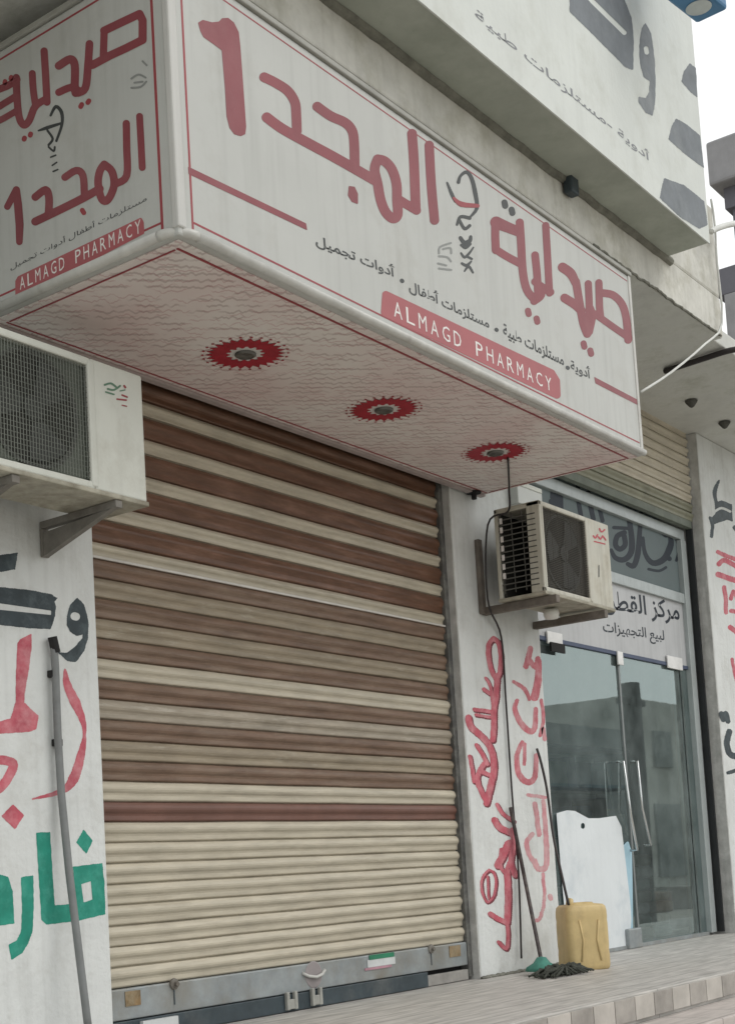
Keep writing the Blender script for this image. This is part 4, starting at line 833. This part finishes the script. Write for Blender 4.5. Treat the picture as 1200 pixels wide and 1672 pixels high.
for x_ in (-.05, .05): rb.tube([jloc(x_, -hy - .001, .06), jloc(x_ * .7, -hy - .001, .2), jloc(x_, -hy - .001, .33)], .007, 6)
rb.build('ribs', YELLOW, jc, smooth=True)
MB().tube([jloc(-.06, .10, .42), jloc(-.05, .09, .462), jloc(.03, .07, .464), jloc(.06, .06, .43)], .018, 8).build('handle', YELLOW, jc, smooth=True)

# ------------------------------------------------------------------ blue sign high at the corner
bs_t = thing('blue_sign', 'blue hanging sign box with pale face at the top right corner of the building', 'sign', (8.6, -1.75, 5.9))
pa, pb, pc = un(1088, 2, 'y', -1.75), un(1137, 40, 'y', -1.75), un(1186, 14, 'y', -1.62)
zt = 6.9; zb_ = 5.98
def prism(P, z0, z1):
    m_ = MB(); k = len(P); m_.add([(p[0], p[1], z0) for p in P] + [(p[0], p[1], z1) for p in P], [tuple(range(k))[::-1], tuple(range(k, 2*k))] + [(i, (i+1) % k, k+(i+1) % k, k+i) for i in range(k)]); return m_
A1 = un(1137, 40, 'z', zb_); A0 = un(1078, -6, 'z', zb_); A2 = un(1188, 16, 'z', zb_); A3 = A0 + (A2 - A1)
prism([A0, A1, A2, A3], zb_, zt).build('casing', BLUE, bs_t, bevel=.02)
c_ = un(1140, 12, 'z', zb_)
MB().lathe((c_.x, c_.y, zb_ - .003), (0, 0, -1), [(0, .012), (.06, .012), (.08, 0)], 20).build('lamp_cover', mat('pale_cover', (.5, .55, .55), .5, .2), bs_t, smooth=True)
bx((A3.x - .05, A3.y, zb_ + .3), (A3.x, -1.43, zb_ + .36)).build('bracket', BRACKET, bs_t)

# ------------------------------------------------------------------ neighbours
nb = thing('neighbour_building', 'dark grey building with stepped cornice far off at the right edge against the white sky', 'building', (28, 2, 0))
bx((25, -1, -.76), (34, 3.98, 13.15)).build('wall', NEIGH, nb)
bx((24.6, -1.2, 13.15), (34.2, 4.25, 14.0)).build('cornice', mat('cornice_grey', (.27, .27, .28), .9, .2, 2), nb, bevel=.05)
bx((24.9, -1.1, 12.75), (34.1, 4.08, 13.149)).build('cornice_step', NEIGH, nb)
bx((24.8, -1.1, 11.1), (34.1, 4.35, 11.6)).build('balcony', NEIGH, nb)
bx((24.8, -1.1, 8), (34.1, 4.2, 11.09)).build('balcony_front', MATS['cornice_grey'], nb)
ov = thing('street_building', 'low dark row of shops across the street, seen mirrored in the glass door', 'building', (40, -16, 0))
bx((20, -22, -.76), (44, -15, 5.0)).build('wall', FARB, ov)
bx((44.01, -23, -.76), (75, -15.5, 6.3)).build('wall', mat('street_facade_pale', (.52, .52, .48), .9, .3, .8, .3), ov)
aw = MB()
for k in range(5): aw.box((21 + k * 4.2, -15, .0), (24.4 + k * 4.2, -14.9, 2.7))
aw.build('shop_opening', DARK, ov)
aw = MB()
for k in range(5): aw.box((20.8 + k * 4.2, -14.9, 2.9), (24.6 + k * 4.2, -13.9, 3.0))
aw.build('awning', mat('awning_blue', (.08, .14, .18), .8, .3), ov)
wn = MB()
for k, (x, w2_) in enumerate(((46, 2.2), (50.5, 3.0), (56, 2.0), (61, 3.2), (67, 2.4))):
    wn.box((x, -15.5, 0), (x + w2_, -15.42, 2.6)); wn.box((x + .3, -15.5, 3.9), (x + w2_ - .4, -15.42, 5.2))
wn.build('shop_opening', mat('opening_grey', (.26, .28, .27), .8, .3), ov)
g = un(1034, 1200, 'y', .2); d = (g - Vector(CAM)).normalized(); q = g + Vector((d.x, -d.y, d.z)) * 14
po = thing('utility_pole', 'dark utility pole in the street, seen only mirrored in the glass door', 'pole', (q.x, q.y, -.76))
MB().tube([(q.x, q.y, -.76), (q.x, q.y, 3.9)], .17, 12).build('shaft', mat('pole_dark', (.09, .09, .085), .8, .3), po, smooth=True)
bx((q.x - .5, q.y - .06, 3.5), (q.x + .5, q.y + .06, 3.6)).build('crossarm', mat('pole_dark', (.09, .09, .085)), po)
for k in range(8):
    xx = 30 + k * 2.3 + rnd.uniform(-.5, .5); hh_ = rnd.uniform(.3, .8); ww = rnd.uniform(.8, 1.6)
    tag(bx((xx, -11.5, -.76), (xx + ww, -10.6, -.76 + hh_)).build('crate', mat('crate_tone_%d' % (k % 3), ((.35, .33, .30), (.14, .24, .22), (.24, .17, .13))[k % 3], .8, .3), None, bevel=.03), 'crate standing in the street, seen only mirrored in the glass door', 'crate', 'crates in the street mirrored in the door')
MB().tube(wavy([(XB - .01, -.006, .006), (XB2, -.006, .006)], 0, 60, .005, 9), .014, 6).build('floor_joint', MATS['mortar_and_shadow'], bl)
MB().tube(wavy([(XC, -.006, .006), (14.5, -.006, .006)], 0, 60, .005, 9), .014, 6).build('floor_joint', MATS['mortar_and_shadow'], bl)
sk = [mat('sack_' + c, v, .85, .25, 8, bump=.8, bscale=14) for c, v in (('pale', (.62, .64, .62)), ('cream', (.60, .56, .48)), ('greenish', (.40, .52, .48)))]
for k in range(7):
    for j in range(3):
        x0_ = 10.72 + j * .36 + rnd.uniform(-.03, .03); z0_ = .02 + k * .105
        if k > 4 and j == 2: continue
        tag(bx((x0_, .42 + rnd.uniform(-.03, .03), z0_), (x0_ + .33, .80, z0_ + .10)).build('sack', sk[(k + j) % 3], None, bevel=.035, seg=3), 'flat pale sack in the low stack just behind the right glass door', 'sack', 'sacks stacked behind the right glass door')
